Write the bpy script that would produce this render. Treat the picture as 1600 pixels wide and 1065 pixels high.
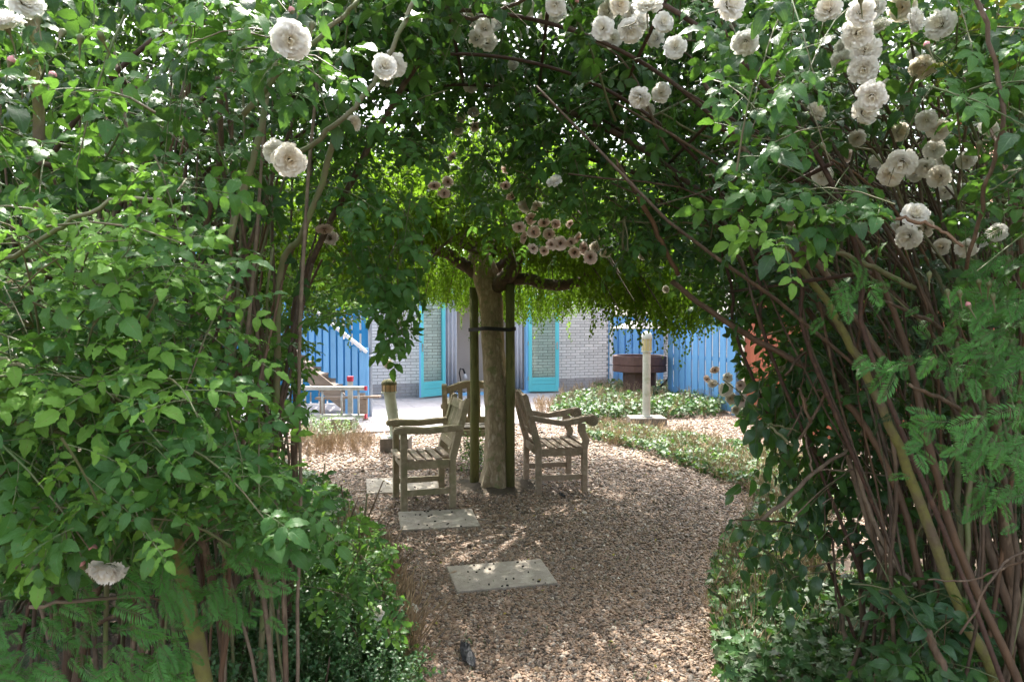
import bpy, math, random
import numpy as np
from mathutils import Vector, Matrix, Euler

# ------------------------------------------------------------------ scene, camera, world, sun
for o in list(bpy.data.objects):
    bpy.data.objects.remove(o)
SC = bpy.context.scene
COL = SC.collection
R = random.Random(11)
rng = np.random.default_rng(11)
PI = math.pi

CAM = np.array([0.0, 0.0, 1.55])
F = 1067.0
PITCH = math.radians(1.57)
cam = bpy.data.cameras.new('camera')
camo = bpy.data.objects.new('camera', cam)
COL.objects.link(camo)
SC.camera = camo
camo.location = CAM
camo.rotation_euler = (PI / 2 - PITCH, 0, 0)
cam.sensor_width = 36
cam.lens = 24.0
cam.clip_start = 0.05
cam.clip_end = 600
cam.dof.use_dof = True
cam.dof.focus_distance = 5.6
cam.dof.aperture_fstop = 16

SUN_EL = math.radians(60)
SUN_AZ = (-0.15, 0.989)
SUNV = Vector((SUN_AZ[0] * math.cos(SUN_EL), SUN_AZ[1] * math.cos(SUN_EL), math.sin(SUN_EL))).normalized()
world = bpy.data.worlds.new('World')
SC.world = world
world.use_nodes = True
wn = world.node_tree
wn.nodes.clear()
sky = wn.nodes.new('ShaderNodeTexSky')
sky.sky_type = 'NISHITA'
sky.sun_disc = False
sky.sun_elevation = SUN_EL
sky.sun_rotation = math.atan2(SUN_AZ[0], SUN_AZ[1])
sky.air_density = 1.0
sky.dust_density = 4.0
sky.ozone_density = 1.0
bg = wn.nodes.new('ShaderNodeBackground')
bg.inputs[1].default_value = 0.15
wo = wn.nodes.new('ShaderNodeOutputWorld')
# thin bright cloud over the blue: the sky's own brightness, less of its colour
bw = wn.nodes.new('ShaderNodeRGBToBW')
wn.links.new(sky.outputs[0], bw.inputs[0])
cmx = wn.nodes.new('ShaderNodeMix')
cmx.data_type = 'RGBA'
cmx.inputs[0].default_value = 0.62
wn.links.new(sky.outputs[0], cmx.inputs[6])
wn.links.new(bw.outputs[0], cmx.inputs[7])
wn.links.new(cmx.outputs[2], bg.inputs[0])
wn.links.new(bg.outputs[0], wo.inputs[0])
sl = bpy.data.lights.new('sun', 'SUN')
sl.energy = 2.0
sl.angle = math.radians(0.6)
sl.color = (1.0, 0.94, 0.85)
so = bpy.data.objects.new('sun', sl)
COL.objects.link(so)
so.rotation_euler = SUNV.to_track_quat('Z', 'Y').to_euler()
so.location = (-4, 10, 12)
SC.view_settings.view_transform = 'Standard'
SC.view_settings.look = 'None'
SC.view_settings.gamma = 1
SC.view_settings.exposure = 2.75
SC.view_settings.use_curve_mapping = False
SC.render.engine = 'CYCLES'
SC.cycles.max_bounces = 7
SC.cycles.diffuse_bounces = 4
SC.cycles.glossy_bounces = 2
SC.cycles.transmission_bounces = 4
SC.cycles.transparent_max_bounces = 8
SC.cycles.use_denoising = True
SC.cycles.caustics_reflective = False
SC.cycles.caustics_refractive = False

# ------------------------------------------------------------------ view geometry of the survey
FW = np.array([0, math.cos(PITCH), -math.sin(PITCH)])
UP = np.array([0, math.sin(PITCH), math.cos(PITCH)])
RT = np.array([1.0, 0, 0])


def W(px, py, d):
    px = np.asarray(px, float); py = np.asarray(py, float); d = np.asarray(d, float)
    p = FW + ((px - 800) / F)[..., None] * RT + ((532.5 - py) / F)[..., None] * UP
    return CAM + d[..., None] * p


def G(px, py, z=0.0):
    v = FW + (px - 800) / F * RT + (532.5 - py) / F * UP
    return CAM + v * ((z - CAM[2]) / v[2])


def in_poly(x, y, poly):
    x = np.asarray(x); y = np.asarray(y)
    ins = np.zeros(x.shape, bool)
    n = len(poly)
    for i in range(n):
        x0, y0 = poly[i]; x1, y1 = poly[(i + 1) % n]
        if y0 == y1:
            continue
        c = ((y0 > y) != (y1 > y)) & (x < (x1 - x0) * (y - y0) / (y1 - y0) + x0)
        ins ^= c
    return ins


def region(poly, d0, d1, n, zmin=0.03):
    P = np.array(poly, float)
    lo, hi = P.min(0), P.max(0)
    out = []
    tot = 0
    while tot < n:
        x = rng.uniform(lo[0], hi[0], 4 * n + 20); y = rng.uniform(lo[1], hi[1], 4 * n + 20)
        m = in_poly(x, y, poly)
        x, y = x[m], y[m]
        d = rng.uniform(d0, d1, len(x))
        w = W(x, y, d)
        w = w[w[:, 2] > zmin]
        if len(w) == 0:
            break
        out.append(w); tot += len(w)
    return np.concatenate(out)[:n] if out else np.zeros((0, 3))


def ground_region(poly_px, n):
    poly = [tuple(G(*p)[:2]) for p in poly_px]
    return flat_region(poly, n)


def flat_region(poly, n):
    P = np.array(poly); lo, hi = P.min(0), P.max(0)
    out = []; tot = 0
    while tot < n:
        x = rng.uniform(lo[0], hi[0], 3 * n + 20); y = rng.uniform(lo[1], hi[1], 3 * n + 20)
        m = in_poly(x, y, poly)
        out.append(np.stack([x[m], y[m]], 1)); tot += m.sum()
    return np.concatenate(out)[:n]


def nrm(v):
    return v / np.maximum(np.linalg.norm(v, axis=-1, keepdims=True), 1e-9)


# ------------------------------------------------------------------ materials
def newmat(name):
    m = bpy.data.materials.new(name)
    m.use_nodes = True
    nt = m.node_tree
    nt.nodes.clear()
    out = nt.nodes.new('ShaderNodeOutputMaterial')
    return m, nt, out


def mixc(nt, fac, a, b, mode='MIX'):
    n = nt.nodes.new('ShaderNodeMix')
    n.data_type = 'RGBA'
    n.blend_type = mode
    n.clamp_factor = True
    for s, v in ((n.inputs[0], fac), (n.inputs[6], a), (n.inputs[7], b)):
        if hasattr(v, 'links'):
            nt.links.new(v, s)
        elif isinstance(v, (int, float)):
            s.default_value = v
        else:
            s.default_value = (*v, 1)
    return n.outputs[2]


def ramp(nt, fac, stops):
    n = nt.nodes.new('ShaderNodeValToRGB')
    nt.links.new(fac, n.inputs[0])
    e = n.color_ramp.elements
    while len(e) < len(stops):
        e.new(0.5)
    for i, (p, c) in enumerate(stops):
        e[i].position = p
        e[i].color = (*c, 1) if not isinstance(c, (int, float)) else (c, c, c, 1)
    return n.outputs[0]


def mth(nt, op, a, b=None):
    n = nt.nodes.new('ShaderNodeMath')
    n.operation = op
    for s, v in ((n.inputs[0], a), (n.inputs[1], b)):
        if v is None:
            continue
        if hasattr(v, 'links'):
            nt.links.new(v, s)
        else:
            s.default_value = v
    return n.outputs[0]


def noise(nt, scale, detail=4, stretch=None, coord='Object', rough=0.6):
    tc = nt.nodes.new('ShaderNodeTexCoord')
    src = tc.outputs[coord]
    if stretch:
        mp = nt.nodes.new('ShaderNodeMapping')
        mp.inputs['Scale'].default_value = stretch
        nt.links.new(src, mp.inputs[0])
        src = mp.outputs[0]
    n = nt.nodes.new('ShaderNodeTexNoise')
    n.inputs['Scale'].default_value = scale
    n.inputs['Detail'].default_value = detail
    n.inputs['Roughness'].default_value = rough
    nt.links.new(src, n.inputs['Vector'])
    return n.outputs[0]


def pbr(name, c1, c2=None, c3=None, scale=8, detail=5, stretch=None, rough=0.7, bump=0.0, bscale=None,
        metal=0.0, rand=0.0, spots=None, coat=0.0, spec=0.5):
    m, nt, out = newmat(name)
    p = nt.nodes.new('ShaderNodeBsdfPrincipled')
    nt.links.new(p.outputs[0], out.inputs[0])
    p.inputs['Roughness'].default_value = rough
    p.inputs['Metallic'].default_value = metal
    p.inputs['Specular IOR Level'].default_value = spec
    if coat:
        p.inputs['Coat Weight'].default_value = coat
    c2 = c2 or tuple(v * 0.75 for v in c1)
    f = noise(nt, scale, detail, stretch)
    stops = [(0.36, c1), (0.64, c2)] if c3 is None else [(0.34, c1), (0.52, c2), (0.68, c3)]
    col = ramp(nt, f, stops)
    if spots:
        sc, cs, thr, amt = spots
        f2 = noise(nt, sc, 3)
        msk = ramp(nt, f2, [(thr, 0.0), (thr + 0.08, amt)])
        col = mixc(nt, msk, col, cs)
    if rand:
        oi = nt.nodes.new('ShaderNodeObjectInfo')
        v = ramp(nt, oi.outputs['Random'], [(0, 1 - rand), (1, 1 + rand)])
        col = mixc(nt, 1.0, col, v, 'MULTIPLY')
        # per-piece brightness (values above one are allowed by the ramp)
    nt.links.new(col, p.inputs['Base Color'])
    if bump:
        bf = noise(nt, bscale or scale * 3, 6, stretch)
        b = nt.nodes.new('ShaderNodeBump')
        b.inputs['Strength'].default_value = bump
        b.inputs['Distance'].default_value = 0.01
        nt.links.new(bf, b.inputs['Height'])
        nt.links.new(b.outputs[0], p.inputs['Normal'])
    return m


def leafmat(name, cols, trans=0.35, rough=0.42, vein=0.25, under=(0.06, 0.12, 0.03), tcol=(0.20, 0.42, 0.04), spec=0.5):
    m, nt, out = newmat(name)
    oi = nt.nodes.new('ShaderNodeObjectInfo')
    n = len(cols)
    base = ramp(nt, oi.outputs['Random'], [(i / (n - 1), c) for i, c in enumerate(cols)])
    uv = nt.nodes.new('ShaderNodeUVMap')
    sp = nt.nodes.new('ShaderNodeSeparateXYZ')
    nt.links.new(uv.outputs[0], sp.inputs[0])
    au = mth(nt, 'ABSOLUTE', mth(nt, 'SUBTRACT', sp.outputs[0], 0.5))
    mid = ramp(nt, au, [(0.015, 1.0), (0.06, 0.0)])
    sv = mth(nt, 'SINE', mth(nt, 'MULTIPLY', mth(nt, 'SUBTRACT', sp.outputs[1], mth(nt, 'MULTIPLY', au, 0.55)), 42.0))
    svm = ramp(nt, sv, [(0.80, 0.0), (0.99, 0.55)])
    vm = mth(nt, 'MULTIPLY', mth(nt, 'MAXIMUM', mid, svm), vein)
    big = noise(nt, 30, 3, None, 'Object')
    base = mixc(nt, 0.35, base, ramp(nt, big, [(0.3, tuple(v * 0.6 for v in cols[0])), (0.7, tuple(min(1, v * 1.25) for v in cols[-1]))]))
    base = mixc(nt, vm, base, tuple(min(0.3, v * 2.2 + 0.02) for v in cols[-1]))
    bl = ramp(nt, noise(nt, 170, 2, None, 'Object'), [(0.70, 0.0), (0.76, 0.7)])
    base = mixc(nt, bl, base, (0.16, 0.13, 0.04))
    geo = nt.nodes.new('ShaderNodeNewGeometry')
    base2 = mixc(nt, geo.outputs['Backfacing'], base, mixc(nt, 0.5, base, under))
    p = nt.nodes.new('ShaderNodeBsdfPrincipled')
    p.inputs['Roughness'].default_value = rough
    p.inputs['Specular IOR Level'].default_value = spec
    nt.links.new(base2, p.inputs['Base Color'])
    b = nt.nodes.new('ShaderNodeBump')
    b.inputs['Strength'].default_value = 0.35
    b.inputs['Distance'].default_value = 0.002
    nt.links.new(mth(nt, 'SUBTRACT', 1.0, mth(nt, 'MAXIMUM', mid, svm)), b.inputs['Height'])
    nt.links.new(b.outputs[0], p.inputs['Normal'])
    t = nt.nodes.new('ShaderNodeBsdfTranslucent')
    nt.links.new(mixc(nt, 0.6, base, tcol), t.inputs[0])
    ms = nt.nodes.new('ShaderNodeMixShader')
    ms.inputs[0].default_value = trans
    nt.links.new(p.outputs[0], ms.inputs[1])
    nt.links.new(t.outputs[0], ms.inputs[2])
    nt.links.new(ms.outputs[0], out.inputs[0])
    return m


M = {}
M['rose_leaf'] = leafmat('rose leaf green', [(0.034, 0.105, 0.022), (0.060, 0.160, 0.032), (0.100, 0.220, 0.045), (0.048, 0.135, 0.034)], 0.36, 0.40, spec=0.28)
M['rose_light'] = leafmat('young rose leaf', [(0.13, 0.29, 0.045), (0.19, 0.35, 0.055), (0.15, 0.31, 0.05)], 0.40, 0.5, spec=0.18)
M['rose_dark'] = leafmat('old rose leaf with shade', [(0.014, 0.045, 0.012), (0.024, 0.070, 0.018), (0.040, 0.100, 0.030)], 0.22, 0.42, spec=0.35)  # shade inside the rose put into the leaf colour, darker than outer leaves
M['hedge_leaf'] = leafmat('hedge leaf', [(0.010, 0.030, 0.008), (0.018, 0.048, 0.012), (0.032, 0.075, 0.018)], 0.15, 0.55, vein=0.1, spec=0.2)  # kept very dark so the depth between the leaves reads as shade
M['birch_leaf'] = leafmat('birch leaf', [(0.045, 0.100, 0.012), (0.075, 0.145, 0.016), (0.11, 0.20, 0.024)], 0.55, 0.42, vein=0.1, tcol=(0.24, 0.44, 0.02), spec=0.15)
M['ivy_leaf'] = leafmat('ivy leaf', [(0.030, 0.085, 0.025), (0.05, 0.12, 0.03), (0.085, 0.17, 0.04), (0.035, 0.095, 0.03)], 0.22, 0.42, vein=0.5, spec=0.35)
M['ivy_pale'] = leafmat('pale ivy leaf', [(0.09, 0.13, 0.08), (0.06, 0.11, 0.05), (0.12, 0.17, 0.07)], 0.22, 0.45, vein=0.4, spec=0.35)
M['box_leaf'] = leafmat('box leaf', [(0.035, 0.11, 0.04), (0.05, 0.14, 0.05), (0.07, 0.17, 0.05)], 0.25, 0.35, vein=0.1, spec=0.6)
M['shrub_leaf'] = leafmat('shrub leaf', [(0.020, 0.065, 0.028), (0.03, 0.085, 0.035), (0.045, 0.11, 0.035)], 0.28, 0.35, spec=0.6)
M['yew'] = leafmat('yew needle', [(0.040, 0.16, 0.022), (0.06, 0.21, 0.028), (0.085, 0.27, 0.035)], 0.2, 0.4, vein=0.0)
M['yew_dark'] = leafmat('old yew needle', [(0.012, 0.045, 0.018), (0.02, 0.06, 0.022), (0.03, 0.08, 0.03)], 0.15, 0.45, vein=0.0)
M['weed_leaf'] = leafmat('weed leaf', [(0.13, 0.25, 0.03), (0.2, 0.3, 0.03), (0.1, 0.2, 0.03)], 0.45, 0.45)
M['yellow_leaf'] = leafmat('yellow leaf', [(0.35, 0.33, 0.04), (0.5, 0.42, 0.05), (0.45, 0.2, 0.04)], 0.45, 0.45)
M['bark'] = pbr('grey brown bark', (0.46, 0.38, 0.26), (0.28, 0.22, 0.14), (0.56, 0.48, 0.36), scale=13, detail=9, stretch=(1.6, 1.6, .6), rough=0.95, bump=1.0, bscale=50,
                spots=(14, (0.20, 0.22, 0.10), 0.56, 0.75))
M['limb'] = pbr('dark limb bark', (0.075, 0.055, 0.04), (0.13, 0.09, 0.06), scale=16, rough=0.9, bump=1.0, bscale=40, spots=(11, (0.10, 0.12, 0.05), 0.55, 0.6))
M['cane_brown'] = pbr('brown cane bark', (0.14, 0.085, 0.05), (0.08, 0.052, 0.032), (0.20, 0.14, 0.09), scale=30, stretch=(1, 1, 0.25), rough=0.75, bump=0.5, rand=0.3)
M['cane_red'] = pbr('reddish cane bark', (0.17, 0.095, 0.05), (0.11, 0.065, 0.038), scale=30, stretch=(1, 1, 0.2), rough=0.65, bump=0.4, rand=0.3)
M['cane_green'] = pbr('green cane bark', (0.14, 0.18, 0.06), (0.17, 0.15, 0.08), (0.10, 0.13, 0.04), scale=14, rough=0.6, bump=0.3, rand=0.2)
M['cane_grey'] = pbr('dead grey wood', (0.22, 0.165, 0.11), (0.14, 0.10, 0.07), scale=30, rough=0.85, bump=0.4, rand=0.2)
M['mossy'] = pbr('mossy bark', (0.15, 0.11, 0.07), (0.20, 0.19, 0.05), (0.11, 0.08, 0.055), scale=7, rough=0.9, bump=0.7, bscale=50)
M['twig'] = pbr('green twig', (0.10, 0.15, 0.05), (0.13, 0.09, 0.05), scale=5, rough=0.6)
M['straw'] = pbr('dry straw stems', (0.42, 0.31, 0.19), (0.30, 0.21, 0.12), scale=12, rough=0.85, rand=0.35)
M['drybrown'] = pbr('dry brown heath', (0.20, 0.13, 0.075), (0.32, 0.24, 0.14), scale=12, rough=0.9, rand=0.35)
M['teak'] = pbr('weathered teak', (0.44, 0.35, 0.27), (0.32, 0.25, 0.19), (0.52, 0.44, 0.35), scale=14, rough=0.85, bump=0.4, bscale=90, spots=(7, (0.22, 0.20, 0.13), 0.56, 0.5), rand=0.12)
M['teak_green'] = pbr('algae covered teak', (0.42, 0.35, 0.235), (0.32, 0.265, 0.175), (0.50, 0.42, 0.30), scale=12, rough=0.85, bump=0.4, bscale=90, spots=(5, (0.20, 0.21, 0.10), 0.54, 0.5), rand=0.1)
M['teak_dark'] = pbr('dark teak', (0.15, 0.125, 0.09), (0.21, 0.18, 0.135), scale=14, rough=0.8, bump=0.3, bscale=70, rand=0.15, spots=(6, (0.12, 0.115, 0.06), 0.56, 0.5))  # darker tone for the rear chair's seat slats and the scroll lines
M['stake'] = pbr('green algae stake', (0.13, 0.15, 0.04), (0.18, 0.18, 0.07), (0.09, 0.10, 0.035), scale=7, stretch=(3, 3, 0.6), rough=0.9, bump=0.6, bscale=40)
M['rubber'] = pbr('black rubber', (0.012, 0.012, 0.013), rough=0.6)
M['pebble'] = None
M['soil'] = pbr('gravel soil', (0.10, 0.075, 0.055), (0.16, 0.12, 0.09), (0.06, 0.045, 0.035), scale=60, rough=0.95, bump=0.8, bscale=150)
M['earth'] = pbr('dark garden earth', (0.06, 0.045, 0.03), (0.09, 0.07, 0.045), scale=20, rough=0.95, bump=0.8, bscale=90)
M['slab'] = pbr('weathered concrete slab', (0.42, 0.37, 0.31), (0.33, 0.29, 0.24), (0.48, 0.43, 0.36), scale=9, rough=0.9, bump=0.5, bscale=120, spots=(45, (0.10, 0.085, 0.065), 0.62, 0.7))
M['concrete'] = pbr('dark concrete block', (0.13, 0.115, 0.095), (0.19, 0.17, 0.145), scale=18, rough=0.9, bump=0.5, bscale=90)
M['paving'] = pbr('pale patio slab', (0.50, 0.46, 0.45), (0.42, 0.38, 0.37), scale=5, rough=0.85, bump=0.2, bscale=80, rand=0.08)
M['joint'] = pbr('patio joint sand', (0.20, 0.17, 0.15), scale=30, rough=0.95)
M['brick'] = pbr('white washed brick', (0.76, 0.73, 0.70), (0.66, 0.63, 0.61), (0.80, 0.77, 0.74), scale=20, rough=0.85, bump=0.4, bscale=80, rand=0.14)
M['brick_low'] = pbr('grey plinth brick', (0.34, 0.32, 0.32), (0.41, 0.385, 0.385), scale=20, rough=0.85, bump=0.4, bscale=80, rand=0.14)
M['mortar'] = pbr('dark mortar', (0.30, 0.28, 0.26), (0.38, 0.355, 0.33), scale=30, rough=0.95)
M['turq'] = pbr('turquoise door paint', (0.10, 0.50, 0.56), (0.12, 0.53, 0.58), scale=6, rough=0.4)
M['sky_paint'] = pbr('light blue frame paint', (0.20, 0.47, 0.75), (0.22, 0.50, 0.77), scale=6, rough=0.4)
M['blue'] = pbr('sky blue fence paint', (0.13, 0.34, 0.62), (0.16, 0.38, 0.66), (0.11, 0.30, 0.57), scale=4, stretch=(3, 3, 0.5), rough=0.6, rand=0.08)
M['blue_shaded'] = pbr('shaded blue fence paint', (0.01, 0.17, 0.36), (0.015, 0.20, 0.42), scale=4, stretch=(3, 3, 0.5), rough=0.6, rand=0.08)  # same blue as the other fences, with shade put into the colour
M['terracotta'] = pbr('terracotta shed boards', (0.40, 0.115, 0.055), (0.33, 0.09, 0.045), scale=4, stretch=(3, 3, 0.4), rough=0.7, rand=0.1)
M['white'] = pbr('white paint', (0.72, 0.72, 0.74), (0.62, 0.62, 0.64), scale=8, rough=0.5)
M['pipe_grey'] = pbr('grey pipe', (0.20, 0.23, 0.27), (0.26, 0.29, 0.33), scale=12, rough=0.5)
M['alu'] = pbr('weathered aluminium', (0.42, 0.43, 0.42), (0.30, 0.30, 0.28), scale=16, rough=0.45, metal=0.5, spots=(9, (0.35, 0.25, 0.15), 0.6, 0.5))
M['red'] = pbr('red cap', (0.45, 0.02, 0.05), rough=0.5)
M['plank'] = pbr('brown plank', (0.20, 0.15, 0.11), (0.27, 0.21, 0.16), scale=12, stretch=(0.4, 3, 3), rough=0.85, bump=0.4)
M['rust'] = pbr('brown fireplace steel', (0.075, 0.035, 0.028), (0.11, 0.05, 0.038), scale=10, rough=0.6, spots=(6, (0.14, 0.07, 0.05), 0.6, 0.5))
M['hood'] = pbr('pale hood metal', (0.20, 0.19, 0.18), (0.15, 0.14, 0.13), scale=8, rough=0.6)
M['rod'] = pbr('rusty brown arch rod', (0.09, 0.045, 0.028), (0.06, 0.032, 0.022), (0.12, 0.065, 0.04), scale=30, rough=0.75, bump=0.3)
M['post_white'] = pbr('weathered bollard paint', (0.50, 0.50, 0.44), (0.38, 0.40, 0.33), scale=7, rough=0.7, spots=(5, (0.25, 0.28, 0.17), 0.55, 0.6), bump=0.2)
M['post_green'] = pbr('stained bollard paint', (0.38, 0.42, 0.33), (0.29, 0.33, 0.24), scale=7, rough=0.75, bump=0.2)
M['lens_cream'] = pbr('cream lamp lens', (0.50, 0.42, 0.20), (0.42, 0.36, 0.18), scale=9, rough=0.45)
M['lens_brown'] = pbr('brown lamp lens', (0.36, 0.26, 0.12), (0.28, 0.19, 0.09), scale=9, rough=0.6)
M['moss'] = pbr('moss cap', (0.07, 0.075, 0.03), (0.12, 0.11, 0.05), scale=30, rough=0.95, bump=0.8)
M['curtain'] = pbr('blue grey curtain', (0.55, 0.56, 0.60), (0.48, 0.49, 0.54), scale=5, rough=0.9)
M['room'] = pbr('room plaster', (0.62, 0.57, 0.54), (0.58, 0.53, 0.50), scale=2, rough=0.9)
M['roof'] = pbr('roof felt', (0.08, 0.08, 0.085), scale=6, rough=0.9)
M['black'] = pbr('black plastic', (0.015, 0.015, 0.018), rough=0.5)
M['feather'] = pbr('dark litter', (0.02, 0.022, 0.027), (0.05, 0.052, 0.06), scale=40, rough=0.6)
M['debris'] = pbr('dark crumbs', (0.03, 0.024, 0.02), (0.05, 0.04, 0.03), scale=40, rough=0.9)
M['orange_brick'] = pbr('orange brick', (0.55, 0.33, 0.20), (0.50, 0.27, 0.17), scale=5, rough=0.9)


def pebble_mat():
    m, nt, out = newmat('river pebble')
    oi = nt.nodes.new('ShaderNodeObjectInfo')
    c = ramp(nt, oi.outputs['Random'], [(0.0, (0.036, 0.032, 0.031)), (0.14, (0.103, 0.084, 0.073)), (0.3, (0.227, 0.131, 0.078)), (0.46, (0.309, 0.196, 0.118)),
                                        (0.6, (0.165, 0.127, 0.101)), (0.72, (0.411, 0.294, 0.201)), (0.86, (0.227, 0.127, 0.078)), (0.93, (0.559, 0.509, 0.420)), (1.0, (0.133, 0.108, 0.101))])
    f = noise(nt, 2.5, 4)
    c = mixc(nt, 0.35, c, ramp(nt, f, [(0.35, (0.103, 0.073, 0.050)), (0.65, (0.349, 0.255, 0.173))]))
    p = nt.nodes.new('ShaderNodeBsdfPrincipled')
    p.inputs['Roughness'].default_value = 0.62
    nt.links.new(c, p.inputs['Base Color'])
    nt.links.new(p.outputs[0], out.inputs[0])
    return m


M['pebble'] = pebble_mat()


def petal_mat(name, outer, inner):
    m, nt, out = newmat(name)
    uv = nt.nodes.new('ShaderNodeUVMap')
    sp = nt.nodes.new('ShaderNodeSeparateXYZ')
    nt.links.new(uv.outputs[0], sp.inputs[0])
    c = ramp(nt, sp.outputs[0], [(0.0, inner), (0.55, outer), (1.0, outer)])
    oi = nt.nodes.new('ShaderNodeObjectInfo')
    c = mixc(nt, mth(nt, 'MULTIPLY', oi.outputs['Random'], 0.22), c, inner)
    f = noise(nt, 120, 3)
    c = mixc(nt, mth(nt, 'MULTIPLY', ramp(nt, f, [(0.52, 0.0), (0.75, 1.0)]), 0.35), c, tuple(v * 0.8 for v in inner))
    p = nt.nodes.new('ShaderNodeBsdfPrincipled')
    p.inputs['Roughness'].default_value = 0.6
    nt.links.new(c, p.inputs['Base Color'])
    t = nt.nodes.new('ShaderNodeBsdfTranslucent')
    nt.links.new(c, t.inputs[0])
    ms = nt.nodes.new('ShaderNodeMixShader')
    ms.inputs[0].default_value = 0.42
    nt.links.new(p.outputs[0], ms.inputs[1]); nt.links.new(t.outputs[0], ms.inputs[2])
    nt.links.new(ms.outputs[0], out.inputs[0])
    return m


M['petal'] = petal_mat('white rose petal', (0.94, 0.925, 0.885), (0.93, 0.87, 0.72))
M['petal_cream'] = petal_mat('cream rose petal', (0.93, 0.89, 0.81), (0.90, 0.78, 0.58))
M['petal_faded'] = petal_mat('faded rose petal', (0.88, 0.78, 0.70), (0.66, 0.40, 0.30))
M['petal_pink'] = pbr('pink bud', (0.60, 0.20, 0.22), (0.65, 0.38, 0.36), scale=60, rough=0.6)
M['calyx'] = pbr('green calyx', (0.10, 0.15, 0.05), (0.15, 0.12, 0.06), scale=20, rough=0.6)


def glass_mat():
    m, nt, out = newmat('door glass')
    g = nt.nodes.new('ShaderNodeBsdfGlossy')
    g.inputs['Roughness'].default_value = 0.03
    t = nt.nodes.new('ShaderNodeBsdfTransparent')
    t.inputs[0].default_value = (0.86, 0.92, 0.9, 1)
    fr = nt.nodes.new('ShaderNodeFresnel')
    ge = nt.nodes.new('ShaderNodeNewGeometry')
    nt.links.new(mth(nt, 'SUBTRACT', 1.5, mth(nt, 'MULTIPLY', ge.outputs['Backfacing'], 0.8333)), fr.inputs[0])
    ms = nt.nodes.new('ShaderNodeMixShader')
    nt.links.new(fr.outputs[0], ms.inputs[0])
    nt.links.new(t.outputs[0], ms.inputs[1]); nt.links.new(g.outputs[0], ms.inputs[2])
    nt.links.new(ms.outputs[0], out.inputs[0])
    return m


M['glass'] = glass_mat()


# ------------------------------------------------------------------ object helpers
def tag(o, label=None, cat=None, group=None, kind=None):
    if label: o['label'] = label
    if cat: o['category'] = cat
    if group: o['group'] = group
    if kind: o['kind'] = kind
    return o


def empty(name, loc=(0, 0, 0), rz=0.0, label=None, cat=None, group=None, kind=None):
    o = bpy.data.objects.new(name, None)
    COL.objects.link(o)
    o.location = loc
    o.rotation_euler = (0, 0, rz)
    o.empty_display_size = 0.1
    return tag(o, label, cat, group, kind)


def mesh_from(name, v, f, mats, smooth=False, fmat=None, uv=None):
    me = bpy.data.meshes.new(name)
    me.from_pydata([tuple(map(float, p)) for p in v], [], [tuple(int(i) for i in q) for q in f])
    for m in (mats if isinstance(mats, (list, tuple)) else [mats]):
        me.materials.append(m)
    if fmat is not None:
        me.polygons.foreach_set('material_index', np.array(fmat, np.int32))
    if uv is not None:
        l = me.uv_layers.new(name='UVMap')
        idx = np.zeros(len(me.loops), np.int32)
        me.loops.foreach_get('vertex_index', idx)
        l.data.foreach_set('uv', np.asarray(uv, np.float32)[idx].ravel())
    if smooth:
        me.polygons.foreach_set('use_smooth', np.ones(len(me.polygons), bool))
    me.update()
    return me


def link(name, me, parent=None, loc=None, mat=None):
    o = bpy.data.objects.new(name, me)
    COL.objects.link(o)
    if parent is not None:
        o.parent = parent
    if loc is not None:
        o.location = loc
    if mat is not None:
        o.matrix_basis = mat
    return o


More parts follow.
